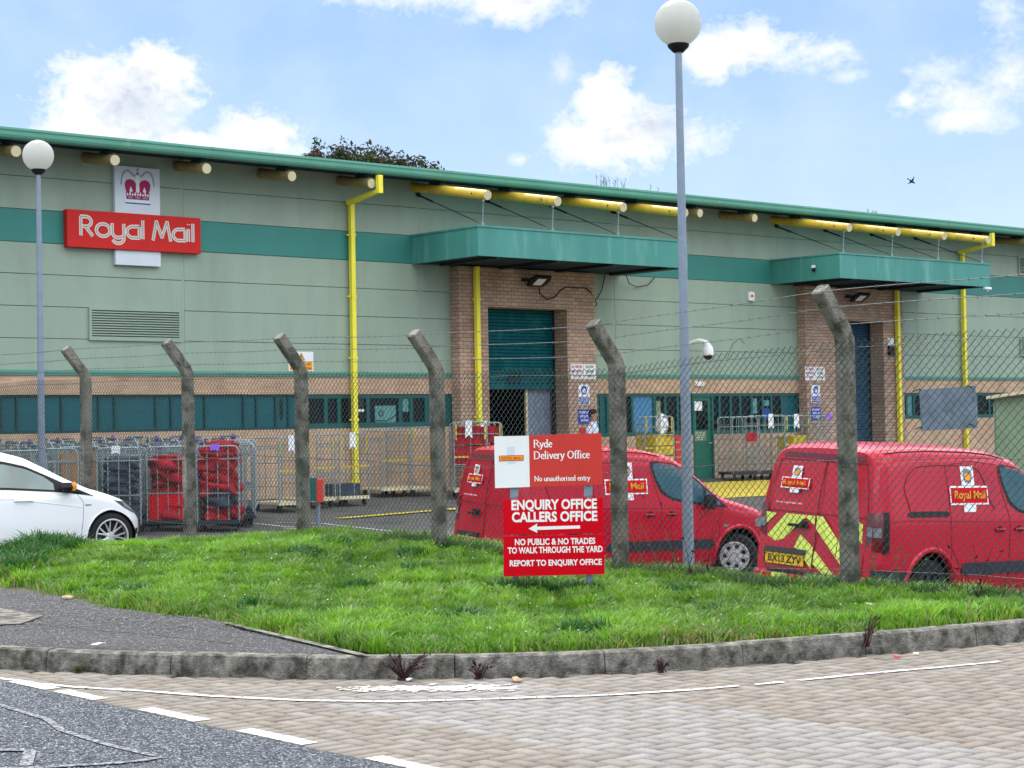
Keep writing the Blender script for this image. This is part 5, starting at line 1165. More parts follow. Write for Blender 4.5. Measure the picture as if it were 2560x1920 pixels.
van2 = make_van((-8.124, -19.746, -.542), (R(3.0), R(1.7), R(-.77)), 'red delivery van with yellow-green chevrons on its rear doors, at the right edge', 'BX13 ZYV', 'chevron', 1.54)

CAR = Body(4.0,
  top=[(0, .95), (.25, 1.0), (.5, 1.22), (.8, 1.36), (1.4, 1.41), (1.9, 1.37), (2.2, 1.31), (2.45, 1.24), (2.68, 1.12), (2.92, .985), (3.2, .86), (3.5, .78), (3.75, .70), (3.92, .60), (4.0, .50)],
  hw=[(-.05, .62), (0, .68), (.1, .78), (.4, .84), (.8, .865), (3.0, .87), (3.4, .855), (3.7, .77), (3.86, .66), (3.95, .56), (4.0, .46)],
  T=[(.1, .94), (.25, .985), (.45, 1.0), (.62, .995), (.76, .985), (.84, .955), (1.0, .88), (1.2, .79), (1.4, .70)],
  bot=[(0, .2), (.4, .14), (3.6, .12), (4.0, .16)], rc=.12, lean=[(0, 0), (.3, -.05), (.6, -.02), (1.0, .12)], nose=[(.1, .03), (.3, -.02), (.45, -.02), (.62, .05), (.8, .08)])
def make_car():
    c = thing('parked_car', (-16.14, -11.86, 0), 'white hatchback nosing in from the left edge behind the long grass', 'car'); b = CAR
    def A(mb, nm, m, par=c, **k): o = mb.build(nm, m, None, **k); o.parent = par; return o
    body = b.mesh().build('body', 'car_white', None, smooth=True); ar = [(s, .26, .325, sg) for s in (.85, 3.45) for sg in (-1, 1)]; cut_arches(body, ar); body.parent = c
    for (s, z, r, sg) in ar:
        liner(None, s, z, r, sg); q = [x for x in bpy.data.objects if x.name.startswith('wheel_arch') and x.parent is None][-1]; q.parent = c
        ty = wheel(None, s, sg*.765, z+.005, .295, .215, sg, 'spoke', 0); ty.parent = c
    for sg in (-1, 1):
        lo = [(1.0, .92), (1.5, .90), (2.15, .875), (2.80, .825), (3.23, .765)]; hi = [(1.0, 1.16), (1.4, 1.24), (1.9, 1.235), (2.15, 1.205), (2.40, 1.145), (2.64, 1.035), (2.92, .90), (3.23, .77)]
        m2 = MB(); b.patch(lo, hi, sg, .003, m2, 50, 6); A(m2, 'window_surround', 'black', smooth=True)
        m2 = MB(); b.patch([(1.62, .925), (2.15, .90), (2.72, .855)], [(1.62, 1.195), (1.9, 1.20), (2.15, 1.17), (2.4, 1.11), (2.62, 1.01), (2.72, .93)], sg, .006, m2, 30, 6); A(m2, 'side_window', 'car_glass', smooth=True)
        m2 = MB(); b.patch([(1.1, .94), (1.52, .925)], [(1.1, 1.14), (1.52, 1.20)], sg, .006, m2, 10, 4); A(m2, 'rear_side_window', 'glass_dark', smooth=True)
        m2 = MB(); b.patch([(2.88, .825), (3.08, .79)], [(2.88, .885), (3.08, .81)], sg, .006, m2, 6, 3); A(m2, 'quarter_window', 'glass_dark')
        m2 = MB(); b.line([(3.00, .80), (3.08, .70), (3.07, .50), (3.03, .18)], sg, .0035, m2, 0); b.line([(3.05, .20), (3.16, .34)], sg, .003, m2, 0); b.line([(1.58, 1.2), (1.60, .6), (1.62, .16)], sg, .0035, m2, 0); A(m2, 'door_seam', 'grey_mark')
        m2 = MB(); b.line([(1.2, .80), (2.2, .765), (3.06, .64)], sg, .008, m2, -.002); A(m2, 'crease', 'car_white', smooth=True)
        m2 = MB(); m2.tube([b.side(2.20, .745, sg, .008), b.side(2.26, .75, sg, .03), b.side(2.38, .745, sg, .03), b.side(2.43, .74, sg, .008)], .013, 6); A(m2, 'door_handle', 'car_white', smooth=True)
        m2 = MB(); q = b.side(2.84, .885, sg, .10); m2.tube([q+Vector((.0, 0, -.055)), q+Vector((.0, 0, 0)), q+Vector((.0, 0, .055))], [.055, .075, .05], 12); m2.tube([q, b.side(2.9, .83, sg, 0)], .025, 6); A(m2, 'mirror_housing', 'black', smooth=True)
        m2 = MB(); q = b.side(2.90, .892, sg, .115); m2.tube([q+Vector((.01, 0, -.05)), q+Vector((.02, 0, 0)), q+Vector((.01, 0, .05))], [.03, .048, .032], 10); A(m2, 'mirror_indicator', 'amber', smooth=True)
        m2 = MB(); b.patch([(3.10, .655), (3.19, .655)], [(3.10, .672), (3.19, .668)], sg, .005, m2, 4, 1); A(m2, 'side_badge', 'grey_mark')
        m2 = MB(); b.patch([(3.56, .70), (3.70, .61), (3.84, .545), (3.92, .53)], [(3.56, .705), (3.70, .685), (3.84, .64), (3.92, .57)], sg, .006, m2, 16, 4); h = A(m2, 'headlamp', 'dark_metal', smooth=True)
        m2 = MB(); b.patch([(3.70, .625), (3.84, .56), (3.91, .545)], [(3.70, .672), (3.84, .625), (3.91, .565)], sg, .009, m2, 10, 3); A(m2, 'lens', 'lens_clear', h, smooth=True)
        m2 = MB(); b.patch([(3.86, .26), (3.94, .27)], [(3.86, .345), (3.94, .345)], sg, .006, m2, 5, 3); A(m2, 'fog_lamp', 'black')
        m2 = MB(); m2.tube([b.side(3.45+.335*math.cos(a), max(.26+.335*math.sin(a), .15), sg, .002) for a in np.linspace(-.1, math.pi+.1, 26)], .010, 6); A(m2, 'arch_lip', 'car_white', smooth=True)
    m2 = MB(); b.roofpatch(2.40, 3.10, .93, .005, m2); A(m2, 'windscreen', 'glass_dark', smooth=True)
    m2 = MB(); m2.tube([(2.72, -.55, .97), (2.78, -.35, .90)], .012, 5); A(m2, 'steering_wheel', 'black')
make_car()
# ------------------------------------------------------------------ roll cages
def side_frame(mb, x0, x1, y, h, nb=3, r=.016, rr=.09, bars=(.45, .85)):
    """rounded upright frame in a plane of constant y."""
    pts = [(x0, y, .16), (x0, y, h-rr)]+[(x0+rr-rr*math.cos(a), y, h-rr+rr*math.sin(a)) for a in np.linspace(.2, math.pi/2, 4)]+[(x1-rr+rr*math.sin(a), y, h-rr+rr*math.cos(a)) for a in np.linspace(.0, math.pi/2-.2, 4)]+[(x1, y, h-rr), (x1, y, .16)]
    mb.tube(pts, r, 6)
    for i in range(nb): x = x0+(x1-x0)*(i+1)/(nb+1); mb.tube([(x, y, .16), (x, y, h)], r*.55, 5)
    for f in bars: mb.tube([(x0, y, h*f), (x1, y, h*f)], r*.75, 5)
def make_cage(kind):
    """kind: 'a' open grey cage, 'y' cage with yellow bars, 'b' dense nested cage."""
    c = thing('roll_cage', (0, 0, 0), 'grey metal roll cage', 'roll cage'); w, d, h = .36, .40, 1.45
    def A(mb, nm, m, par=c, **k): o = mb.build(nm, m, None, **k); o.parent = par; return o
    mb = MB(); mb.box(-w, w, -d, d, .15, .19); mb.box(-w-.015, w+.015, -d-.012, -d+.02, .13, .2); mb.box(-w-.015, w+.015, d-.02, d+.012, .13, .2); A(mb, 'base', 'rub_plastic' if kind != 'y' else 'tube_cream')
    for y in (-d, d): mb = MB(); side_frame(mb, -w, w, y, h, 3 if kind != 'y' else 1); A(mb, 'side_frame', 'cage_metal', smooth=True)
    mb = MB()
    for z in (.5, .95, 1.28): mb.tube([(-w, -d, z), (-w, d, z)], .009, 5)
    for i in range(5): y = -d+2*d*(i+.5)/5; mb.tube([(-w, y, .18), (-w, y, 1.28)], .006, 5)
    A(mb, 'back_frame', 'cage_metal')
    if kind == 'y':
        for q in ((-w, w, -d-.012, -d+.012, .78, .815), (-w+.03, -w+.06, -d-.02, -d-.005, 1.12, 1.42), (w-.06, w-.03, -d-.02, -d-.005, 1.12, 1.42)): mb = MB(); mb.box(*q); A(mb, 'yellow_bar', 'line_yellow')
    for x in (-w+.07, w-.07):
        for y in (-d+.07, d-.07):
            mb = MB(); mb.tube([(x-.02, y, .055), (x+.02, y, .055)], .055, 14); mb.box(x-.028, x+.028, y-.03, y+.01, .06, .15); A(mb, 'castor', 'rubber')
    return c
cageA = make_cage('a'); cageY = make_cage('y'); KA, KY = kids(cageA), kids(cageY); used = {'a': False, 'y': False}
def place_cage(kind, x, y, rz, label, tagc=None, group=None, scale=1.0):
    base, K = (cageA, KA) if kind == 'a' else (cageY, KY)
    o = base if not used[kind] else copy_tree(base, None, K); used[kind] = True
    z = float(zyard(x, y)); o.location = (x, y, z+.002); o.rotation_euler = (0, 0, R(rz)); o.scale = (1, 1, scale); tag(o, label, 'roll cage', group or 'roll cages in the yard')
    if tagc:
        for k, m in enumerate(tagc):
            mb = MB(); a = (-.04, .0)[k % 2]; zt = 1.47-.13*k if len(tagc) > 1 else 1.46
            hh = {'tag_purple': .12, 'tag_white': .14}.get(m, .2)
            if tagc == ('long',): m = 'tag_white'; hh = .34
            zt += .03; mb.add([(a-.07, -.418, zt), (a+.07, -.418, zt), (a+.075, -.43, zt-hh), (a, -.426, zt-hh*.82), (a-.08, -.422, zt-hh)], [(0, 1, 2, 3, 4)]); mb.v = [(p[0], p[1], p[2]) for p in mb.v]
            mb.add([(p[0], p[1]+.004, p[2]) for p in mb.v[:5]], [(4, 3, 2, 1, 0)]); q = mb.build('label_tag', m, None); q.parent = o
    return o
ordn = ['first', 'second', 'third', 'fourth', 'fifth', 'sixth', 'seventh', 'eighth', 'ninth', 'tenth', 'eleventh', 'twelfth', 'thirteenth', 'fourteenth', 'fifteenth', 'sixteenth', 'seventeenth', 'eighteenth']
def cages():
    r = random.Random(11); G1 = 'nested roll cages in the back row by the wall'; G2 = 'roll cages in the front row of the left block'
    for i in range(18):                                  # back row, tagged, along the wall
        x = -9.75+i*.28; tg = [('tag_purple',), ('tag_white',), ('tag_purple', 'tag_white'), None][r.choice((0, 0, 0, 1, 2, 2))]
        place_cage('a', x, -2.3+r.uniform(-.12, .12), 90+r.uniform(-6, 6)-8, 'roll cage in the back row by the left wall, %s from the left' % ordn[i], tg, G1, 1.0+r.uniform(-.02, .04))
    for i in range(13):                                   # middle row
        x = -9.9+i*.29; tg = [('tag_purple',), ('tag_white',), None][r.choice((0, 0, 1, 1, 2))]
        place_cage('a' if i != 3 else 'y', x, -3.5+r.uniform(-.12, .12), 86+r.uniform(-8, 8), 'roll cage in the middle row of the left block, %s from the left' % ordn[i], tg, 'roll cages in the middle row of the left block', .99+r.uniform(-.02, .03))
    for i, (x, yy) in enumerate(((-10.1, -4.9), (-9.3, -4.6), (-8.75, -4.25))):
        place_cage('a', x, yy, -30+r.uniform(-10, 10), 'grey roll cage in the front row behind the white car, %s from the left' % ordn[i], None, G2)
    place_cage('a', -8.22, -4.72, -36, 'grey roll cage packed with dark folded sacks, left of the red mail bags', ('tag_white',), G2)
    place_cage('a', -7.20, -4.60, -38, 'roll cage heaped with flat red mail bags, between two fence posts', None, G2)
    place_cage('a', -6.50, -5.05, -36, 'roll cage crammed with crumpled red mail bags, nearest the yard', ('tag_purple',), G2, 1.02)
    for i, (x, y) in enumerate(((-5.75, -4.3), (-5.45, -3.85), (-5.2, -3.45), (-4.95, -3.05))):
        place_cage('a', x, y, -30-i*3, 'empty grey roll cage stacked behind the red bag cages, %s from the front' % ordn[i], None, 'empty nested roll cages behind the red bags')
    place_cage('y', -3.50, -2.35, 8, 'roll cage with a long white and purple label against the brick', ('long',), 'roll cages along the brick wall'); 
    place_cage('y', -2.50, -1.90, 6, 'roll cage right of the labelled one, beside a fence post', None, 'roll cages along the brick wall')
    place_cage('y', -1.62, -1.85, 0, 'roll cage with a long white label left of the yellow pipe', ('long',), 'roll cages along the brick wall')
    place_cage('y', .40, -.55, 0, 'low open roll cage right of the yellow pipe', None, 'roll cages along the brick wall', .98)
    place_cage('y', 1.12, -.62, 4, 'taller roll cage with a yellow bar right of the yellow pipe', None, 'roll cages along the brick wall', 1.03)
    place_cage('y', 2.42, -1.5, -30, 'roll cage with red panels and a white label, left of the open shutter', ('long',), 'roll cages by the open shutter', 1.12)
    place_cage('y', 1.80, -1.75, -32, 'roll cage with red panels and a white label, left front of the shutter', ('long',), 'roll cages by the open shutter', 1.14)
    place_cage('y', 8.2, -1.1, -30, 'roll cage carrying yellow trays and a white cover, under the blue screen', None, 'roll cages by the green door', 1.16)
    place_cage('a', 11.55, -.75, -20, 'grey roll cage with a red plate beside the green door', None, 'roll cages by the green door', 1.12)
    place_cage('a', 12.5, -.85, -22, 'grey roll cage with a white sheet, second right of the green door', ('long',), 'roll cages by the green door', 1.14)
    place_cage('y', 13.25, -1.05, -20, 'roll cage with yellow bars and labels behind the second van', ('long',), 'roll cages by the green door', 1.14)
    place_cage('a', 13.75, -1.7, -18, 'bright grey roll cage in front of the right brick porch', ('tag_purple',), 'roll cages by the green door', 1.16)
cages()
def lump(name, loc, size, m, seed, rz=0):
    """crumpled sack."""
    bm = bmesh.new(); bmesh.ops.create_icosphere(bm, subdivisions=4, radius=1); r = np.random.default_rng(seed); ph = r.uniform(0, 6, 12)
    for v in bm.verts:
        p = v.co.copy(); q = Vector([math.copysign(abs(a)**.62, a) for a in p])
        n = .20*math.sin(p.x*4+ph[0])*math.sin(p.y*5+ph[1])+.13*math.sin(p.z*7+ph[2]+p.x*4+p.y*3)+.06*math.sin(p.x*13+p.y*11+ph[3])+.05*math.sin(p.y*17+p.z*12+ph[4])
        v.co = Vector((q.x*size[0], q.y*size[1], q.z*size[2]))*(1+n)
    me = bpy.data.meshes.new(name); bm.to_mesh(me); bm.free(); me.materials.append(MATS[m]); me.polygons.foreach_set('use_smooth', [True]*len(me.polygons))
    o = bpy.data.objects.new(name, me); o.location = loc; o.rotation_euler = (0, 0, rz); col.objects.link(o); return o
def sacks():
    r = random.Random(5)
    lv = ['lowest', 'second', 'third', 'fourth', 'fifth', 'topmost']
    mb = MB(); z = float(zyard(-8.9, -3.5)); M = Matrix.Translation((-8.75, -4.25, z)) @ Matrix.Rotation(R(-30), 4, 'Z'); mb.box(-.30, .30, -.36, -.33, .75, 1.32, M); mb.box(-.30, .30, -.36, -.33, .22, .70, M); tag(mb.build('cardboard_panel', 'wood'), 'reddish brown cardboard panels standing in a cage behind the white car', 'cardboard')
    for (cx, cy, nm, n, dz) in ((-7.20, -4.60, 'flat heap', 5, .205), (-6.50, -5.05, 'crumpled pile', 6, .215)):
        z0 = float(zyard(cx, cy))+.2
        for k in range(n):
            sx = .30 if nm == 'crumpled pile' else .31
            tag(lump('mail_bag', (cx+r.uniform(-.03, .03), cy+r.uniform(-.03, .03), z0+.12+k*dz), (sx+r.uniform(-.03, .03), .36+r.uniform(-.04, .03), .17), 'bag_red' if not (nm == 'crumpled pile' and k == 1) else 'bag_dark', 120+k+int(abs(cx)*10), R(-38)),
                '%s mail bag, %s in the %s inside its roll cage' % ('dark blue' if (nm == 'crumpled pile' and k == 1) else 'red', 'topmost' if k == n-1 else lv[k], nm), 'mail bag', 'red mail bags in the roll cages')
    z0 = float(zyard(-8.28, -4.72))+.2
    for k in range(5): tag(lump('mail_bag', (-8.22+r.uniform(-.03, .03), -4.72+r.uniform(-.03, .03), z0+.12+k*.21), (.27, .30, .12), 'bag_dark', 60+k, R(-36)), 'dark sack, %s in the cage left of the red bags' % ('topmost' if k == 4 else lv[k]), 'mail bag', 'dark sacks in the grey roll cage')
    mb = MB(); z = float(zyard(-7.42, -4.90)); M = Matrix.Translation((-7.20, -4.60, z)) @ Matrix.Rotation(R(-38), 4, 'Z'); mb.box(-.33, .33, -.395, -.375, .20, .66, M); o = mb.build('red_tray', 'plastic_red'); tag(o, 'smooth red tray standing at the foot of the flat bag heap', 'tray')
    # red panels in the cages by the shutter
    for (cx, cy, sd, lb) in ((2.42, -1.5, -30, 'back'), (1.80, -1.75, -32, 'front')):
        M = Matrix.Translation((cx, cy, float(zyard(cx, cy)))) @ Matrix.Rotation(R(sd), 4, 'Z')
        t = thing('red_box_stack', (cx, cy, float(zyard(cx, cy))), 'stack of dark red panels inside the %s roll cage left of the open shutter' % lb, 'crate', 'red panels in roll cages')
        mb = MB(); mb.box(-.33, .33, -.35, .33, 1.18, 1.56, M); mb.build('upper_box', 'bag_red', t, bevel=.01); mb = MB(); mb.box(-.33, .33, -.35, .33, .72, 1.14, M); mb.build('lower_box', 'bag_red', t, bevel=.01)
    zz = float(zyard(8.5, -1.1))
    mb = MB(); 
    for k in range(3): mb.box(7.88, 8.52, -1.45, -.75, zz+.5+k*.24, zz+.72+k*.24)
    mb.box(7.90, 8.50, -1.47, -.73, zz+1.225, zz+1.25)
    o = mb.build('yellow_trays', 'line_yellow', bevel=.01); tag(o, 'stack of yellow trays in the cage under the blue screen', 'trays')
    tag(lump('white_cover', (8.12, -1.42, zz+1.50), (.12, .10, .22), 'tag_white', 99), 'crumpled white plastic cover on the cage under the blue screen', 'plastic cover')
    mb = MB(); zz = float(zyard(12, -.8)); mb.box(11.35, 11.75, -1.25, -1.23, zz+1.0, zz+1.22); o = mb.build('plate', 'bag_red'); tag(o, 'small red plate hung on the cage beside the green door', 'plate')
    mb = MB(); zz = float(zyard(10.0, -.4)); M = None
    for k in range(4): mb.box(9.42, 9.85, -.6, -.2, zz+.45+k*.19, zz+.60+k*.19)
    o = mb.build('terracotta_trays', 'board_red', bevel=.01); tag(o, 'short stack of terracotta trays left of the lamp post against the brick', 'trays')
    mb = MB(); zz = float(zyard(14, -1.2)); mb.box(13.0, 13.5, -1.40, -.8, zz+.6, zz+1.15); o = mb.build('yellow_crate', 'line_yellow', bevel=.02); tag(o, 'mustard yellow crate low in the cage behind the second van', 'crate')
    mb = MB()
    zz = float(zyard(-1.7, -1.9)); mb.box(-1.90, -1.36, -2.1, -1.6, zz+.2, zz+.45); o = mb.build('dark_box', 'bag_dark', bevel=.01); tag(o, 'dark box in the bottom of the cage left of the yellow pipe', 'box')
    # fire point: post with green box and red edge
    t = thing('litter_bin', (-5.17, -6.12, float(zyard(-5.17, -6.12))), 'dark green and grey box with a red edge on a grey post in the yard', 'litter bin'); z = t.location.z
    mb = MB(); mb.tube([(-5.17, -6.12, z), (-5.17, -6.12, z+.9)], .04, 10); mb.build('post', 'galv', t, smooth=True)
    M = Matrix.Translation((-5.30, -6.05, z)) @ Matrix.Rotation(R(-40), 4, 'Z')
    mb = MB(); mb.box(-.17, .13, -.16, .16, .55, .96, M); mb.build('box', 'frame_green', t, bevel=.01); mb = MB(); mb.box(.132, .235, -.15, .15, .52, .93, M); mb.build('red_edge', 'board_red', t, bevel=.01)
    # little wheel chock blocks at pipe foot
    mb = MB(); mb.box(.0, .35, -.42, -.2, -.02, .10); o = mb.build('drain_cover', 'kerb', bevel=.01); tag(o, 'pale concrete block on the ground at the foot of the left yellow pipe', 'block')
    # corrugated store at the right
    x0, y0 = -3.2, -18.3; base = CAMP+CX*7.95+CY*30; x0, y0 = base.x, base.y; z = -.55
    t = thing('storage_shed', (x0, y0, z), 'pale green corrugated metal shed at the right edge behind the second van', 'shed')
    mb = MB(); n = 26
    for i in range(n):
        a = i*.16; mb.box(x0+.0, x0+.045 if i % 2 else x0+.02, y0-a-.16, y0-a, z, 1.80+a*.10)
    mb.build('wall', 'container_green', t)
    mb = MB(); mb.box(x0, x0+2.4, y0-.01, y0+.03, z, 1.78); mb.build('end_wall', 'container_green', t)
    mb = MB(); mb.prism([(y0+.08, 1.82), (y0+.08, 1.87), (y0-4.3, 2.31), (y0-4.3, 2.26)], lambda a, b, d: (d, a, b), x0-.12, x0+2.5); mb.build('roof', 'tube_cream', t)
    mb = MB(); mb.box(x0-.02, x0-.002, y0-1.15, y0-.78, 1.36, 1.74); q = mb.build('notice', 'white', t); mb = MB(); mb.box(x0-.026, x0-.021, y0-1.12, y0-.81, 1.38, 1.52); mb.build('notice_band', 'line_yellow', q)
sacks()

# ------------------------------------------------------------------ the man in the doorway
def loft(rings, n=16):
    """closed surface through elliptical rings: (centre, half x, half y)."""
    mb = MB(); vs = []
    for (c, a, b_) in rings:
        for k in range(n): t = 2*math.pi*k/n; vs.append((c[0]+a*math.cos(t), c[1]+b_*math.sin(t), c[2]))
    m = len(rings); fs = [(i*n+k, i*n+(k+1) % n, (i+1)*n+(k+1) % n, (i+1)*n+k) for i in range(m-1) for k in range(n)]+[tuple(reversed(range(n))), tuple((m-1)*n+k for k in range(n))]
    return mb.add(vs, fs)
def build_person():
    px, py = 6.22, -.98; zf = float(zyard(px, py)); P = thing('person', (px, py, zf), 'man in a pale blue shirt with short dark hair standing by the blue notices', 'person', rz=R(-68))
    P.scale = (1.04, 1.04, 1.04)
    def A(mb, nm, m, sub=1):
        o = mb.build(nm, m, None, smooth=True, angle=80); o.parent = P
        if sub: md = o.modifiers.new('sub', 'SUBSURF'); md.levels = sub; md.render_levels = sub
        return o
    # body: neck, head, arms and hands in one mesh grown along a skeleton
    V = [(0, 0, 1.00), (0, 0, 1.20), (.0, 0, 1.40), (.015, 0, 1.50), (.035, 0, 1.575), (.045, 0, 1.66), (.035, 0, 1.73),
         (0, .19, 1.43), (-.04, .24, 1.17), (.05, .25, .93), (.07, .25, .85), (0, -.19, 1.43), (.03, -.25, 1.18), (.20, -.22, 1.03), (.28, -.20, 1.0),
         (.0, .09, .90), (.06, .10, .50), (.02, .10, .10), (.16, .10, .04), (0, -.09, .90), (-.06, -.10, .50), (-.14, -.10, .10), (0, -.10, .04)]
    Ed = [(0, 1), (1, 2), (2, 3), (3, 4), (4, 5), (5, 6), (2, 7), (7, 8), (8, 9), (9, 10), (2, 11), (11, 12), (12, 13), (13, 14), (0, 15), (15, 16), (16, 17), (17, 18), (0, 19), (19, 20), (20, 21), (21, 22)]
    Rr = [.13, .12, .13, .062, .075, .088, .070, .055, .042, .030, .034, .055, .042, .030, .034, .085, .055, .04, .035, .085, .055, .04, .035]
    for q in ((.07, .25, .85, 0), (.28, -.20, 1.0, 1)):          # five fingers on each hand
        hi = 10 if q[3] == 0 else 14
        for k in range(5):
            b0 = len(V); dx = (-.024+.014*k); L_ = (.05, .075, .08, .072, .058)[k]
            if q[3] == 0: V += [(q[0]+dx*.9+.0, q[1]+(.02 if k == 0 else 0), q[2]-.03), (q[0]+dx*1.1+.012, q[1]-.004, q[2]-.03-L_)]
            else: V += [(q[0]+.03, q[1]+dx, q[2]+(.015 if k == 0 else 0)), (q[0]+.03+L_, q[1]+dx*1.1, q[2]-.02)]
            Ed += [(hi, b0), (b0, b0+1)]; Rr += [.010, .008]
    me = bpy.data.meshes.new('body'); me.from_pydata(V, Ed, []); me.materials.append(MATS['skin']); o = bpy.data.objects.new('body', me); col.objects.link(o); o.parent = P
    bm = bmesh.new(); bm.from_mesh(me); ly = bm.verts.layers.skin.verify()
    for i, v in enumerate(bm.verts): v[ly].radius = (Rr[i], Rr[i]*(1.15 if i in (0, 1, 2) else 1)); v[ly].use_root = (i == 0)
    bm.to_mesh(me); bm.free()
    md = o.modifiers.new('skin', 'SKIN'); md.use_smooth_shade = True; md = o.modifiers.new('sub', 'SUBSURF'); md.levels = 2; md.render_levels = 2
    # face: nose, eyes, ears, mouth ride on the head
    mb = MB(); mb.tube([(.128, 0, 1.685), (.150, 0, 1.655), (.135, 0, 1.640)], [.010, .016, .010], 8); A(mb, 'nose', 'skin')
    for s in (-1, 1):
        mb = MB(); mb.tube([(.045, s*.088, 1.69), (.040, s*.100, 1.67), (.045, s*.090, 1.635)], [.010, .018, .010], 8); A(mb, 'ear', 'skin')
        mb = MB(); mb.tube([(.122, s*.030, 1.680), (.128, s*.030, 1.680)], .009, 8); A(mb, 'eye', 'black', 0)
    mb = MB(); mb.tube([(.124, -.02, 1.608), (.130, 0, 1.606), (.124, .02, 1.608)], .006, 6); A(mb, 'mouth', 'bag_red', 0)
    mb = loft([((-.010, 0, 1.62), .075, .080), ((.0, 0, 1.68), .092, .093), ((.015, 0, 1.72), .100, .096), ((.030, 0, 1.765), .095, .088), ((.032, 0, 1.80), .070, .062), ((.03, 0, 1.815), .02, .02)]); A(mb, 'hair', 'hair')
    mb = loft([((0, 0, .93), .135, .185), ((0, 0, 1.1), .13, .175), ((0, 0, 1.3), .145, .20), ((.0, 0, 1.42), .13, .205), ((.01, 0, 1.48), .09, .13), ((.02, 0, 1.525), .068, .072)]); s = A(mb, 'shirt', 'shirt')
    for (a, b_, c) in (((0, .17, 1.44), (-.03, .235, 1.24), (-.03, .245, 1.14)), ((0, -.17, 1.44), (.02, -.24, 1.25), (.05, -.25, 1.14))):
        mb = MB(); mb.tube([a, b_, c], [.085, .070, .072], 12); q = A(mb, 'sleeve', 'shirt'); 
    mb = MB(); mb.tube([(.075+.0, -.05, 1.53), (.085, 0, 1.50), (.075, .05, 1.53)], .014, 6); A(mb, 'collar', 'white', 0)
    mb = loft([((0, 0, 1.0), .13, .175), ((0, 0, .88), .135, .185), ((0, 0, .82), .12, .18)]); A(mb, 'waist', 'trousers')
    for s_, x1, x2 in ((1, .06, .02), (-1, -.06, -.14)):
        mb = MB(); mb.tube([(0, s_*.09, .90), (x1, s_*.10, .50), (x2, s_*.10, .09)], [.10, .075, .06], 12); A(mb, 'trouser_leg', 'trousers')
        mb = MB(); mb.tube([(x2-.05, s_*.10, .045), (x2+.08, s_*.10, .045), (x2+.19, s_*.10, .035)], [.045, .048, .03], 10); A(mb, 'shoe', 'black')
build_person()

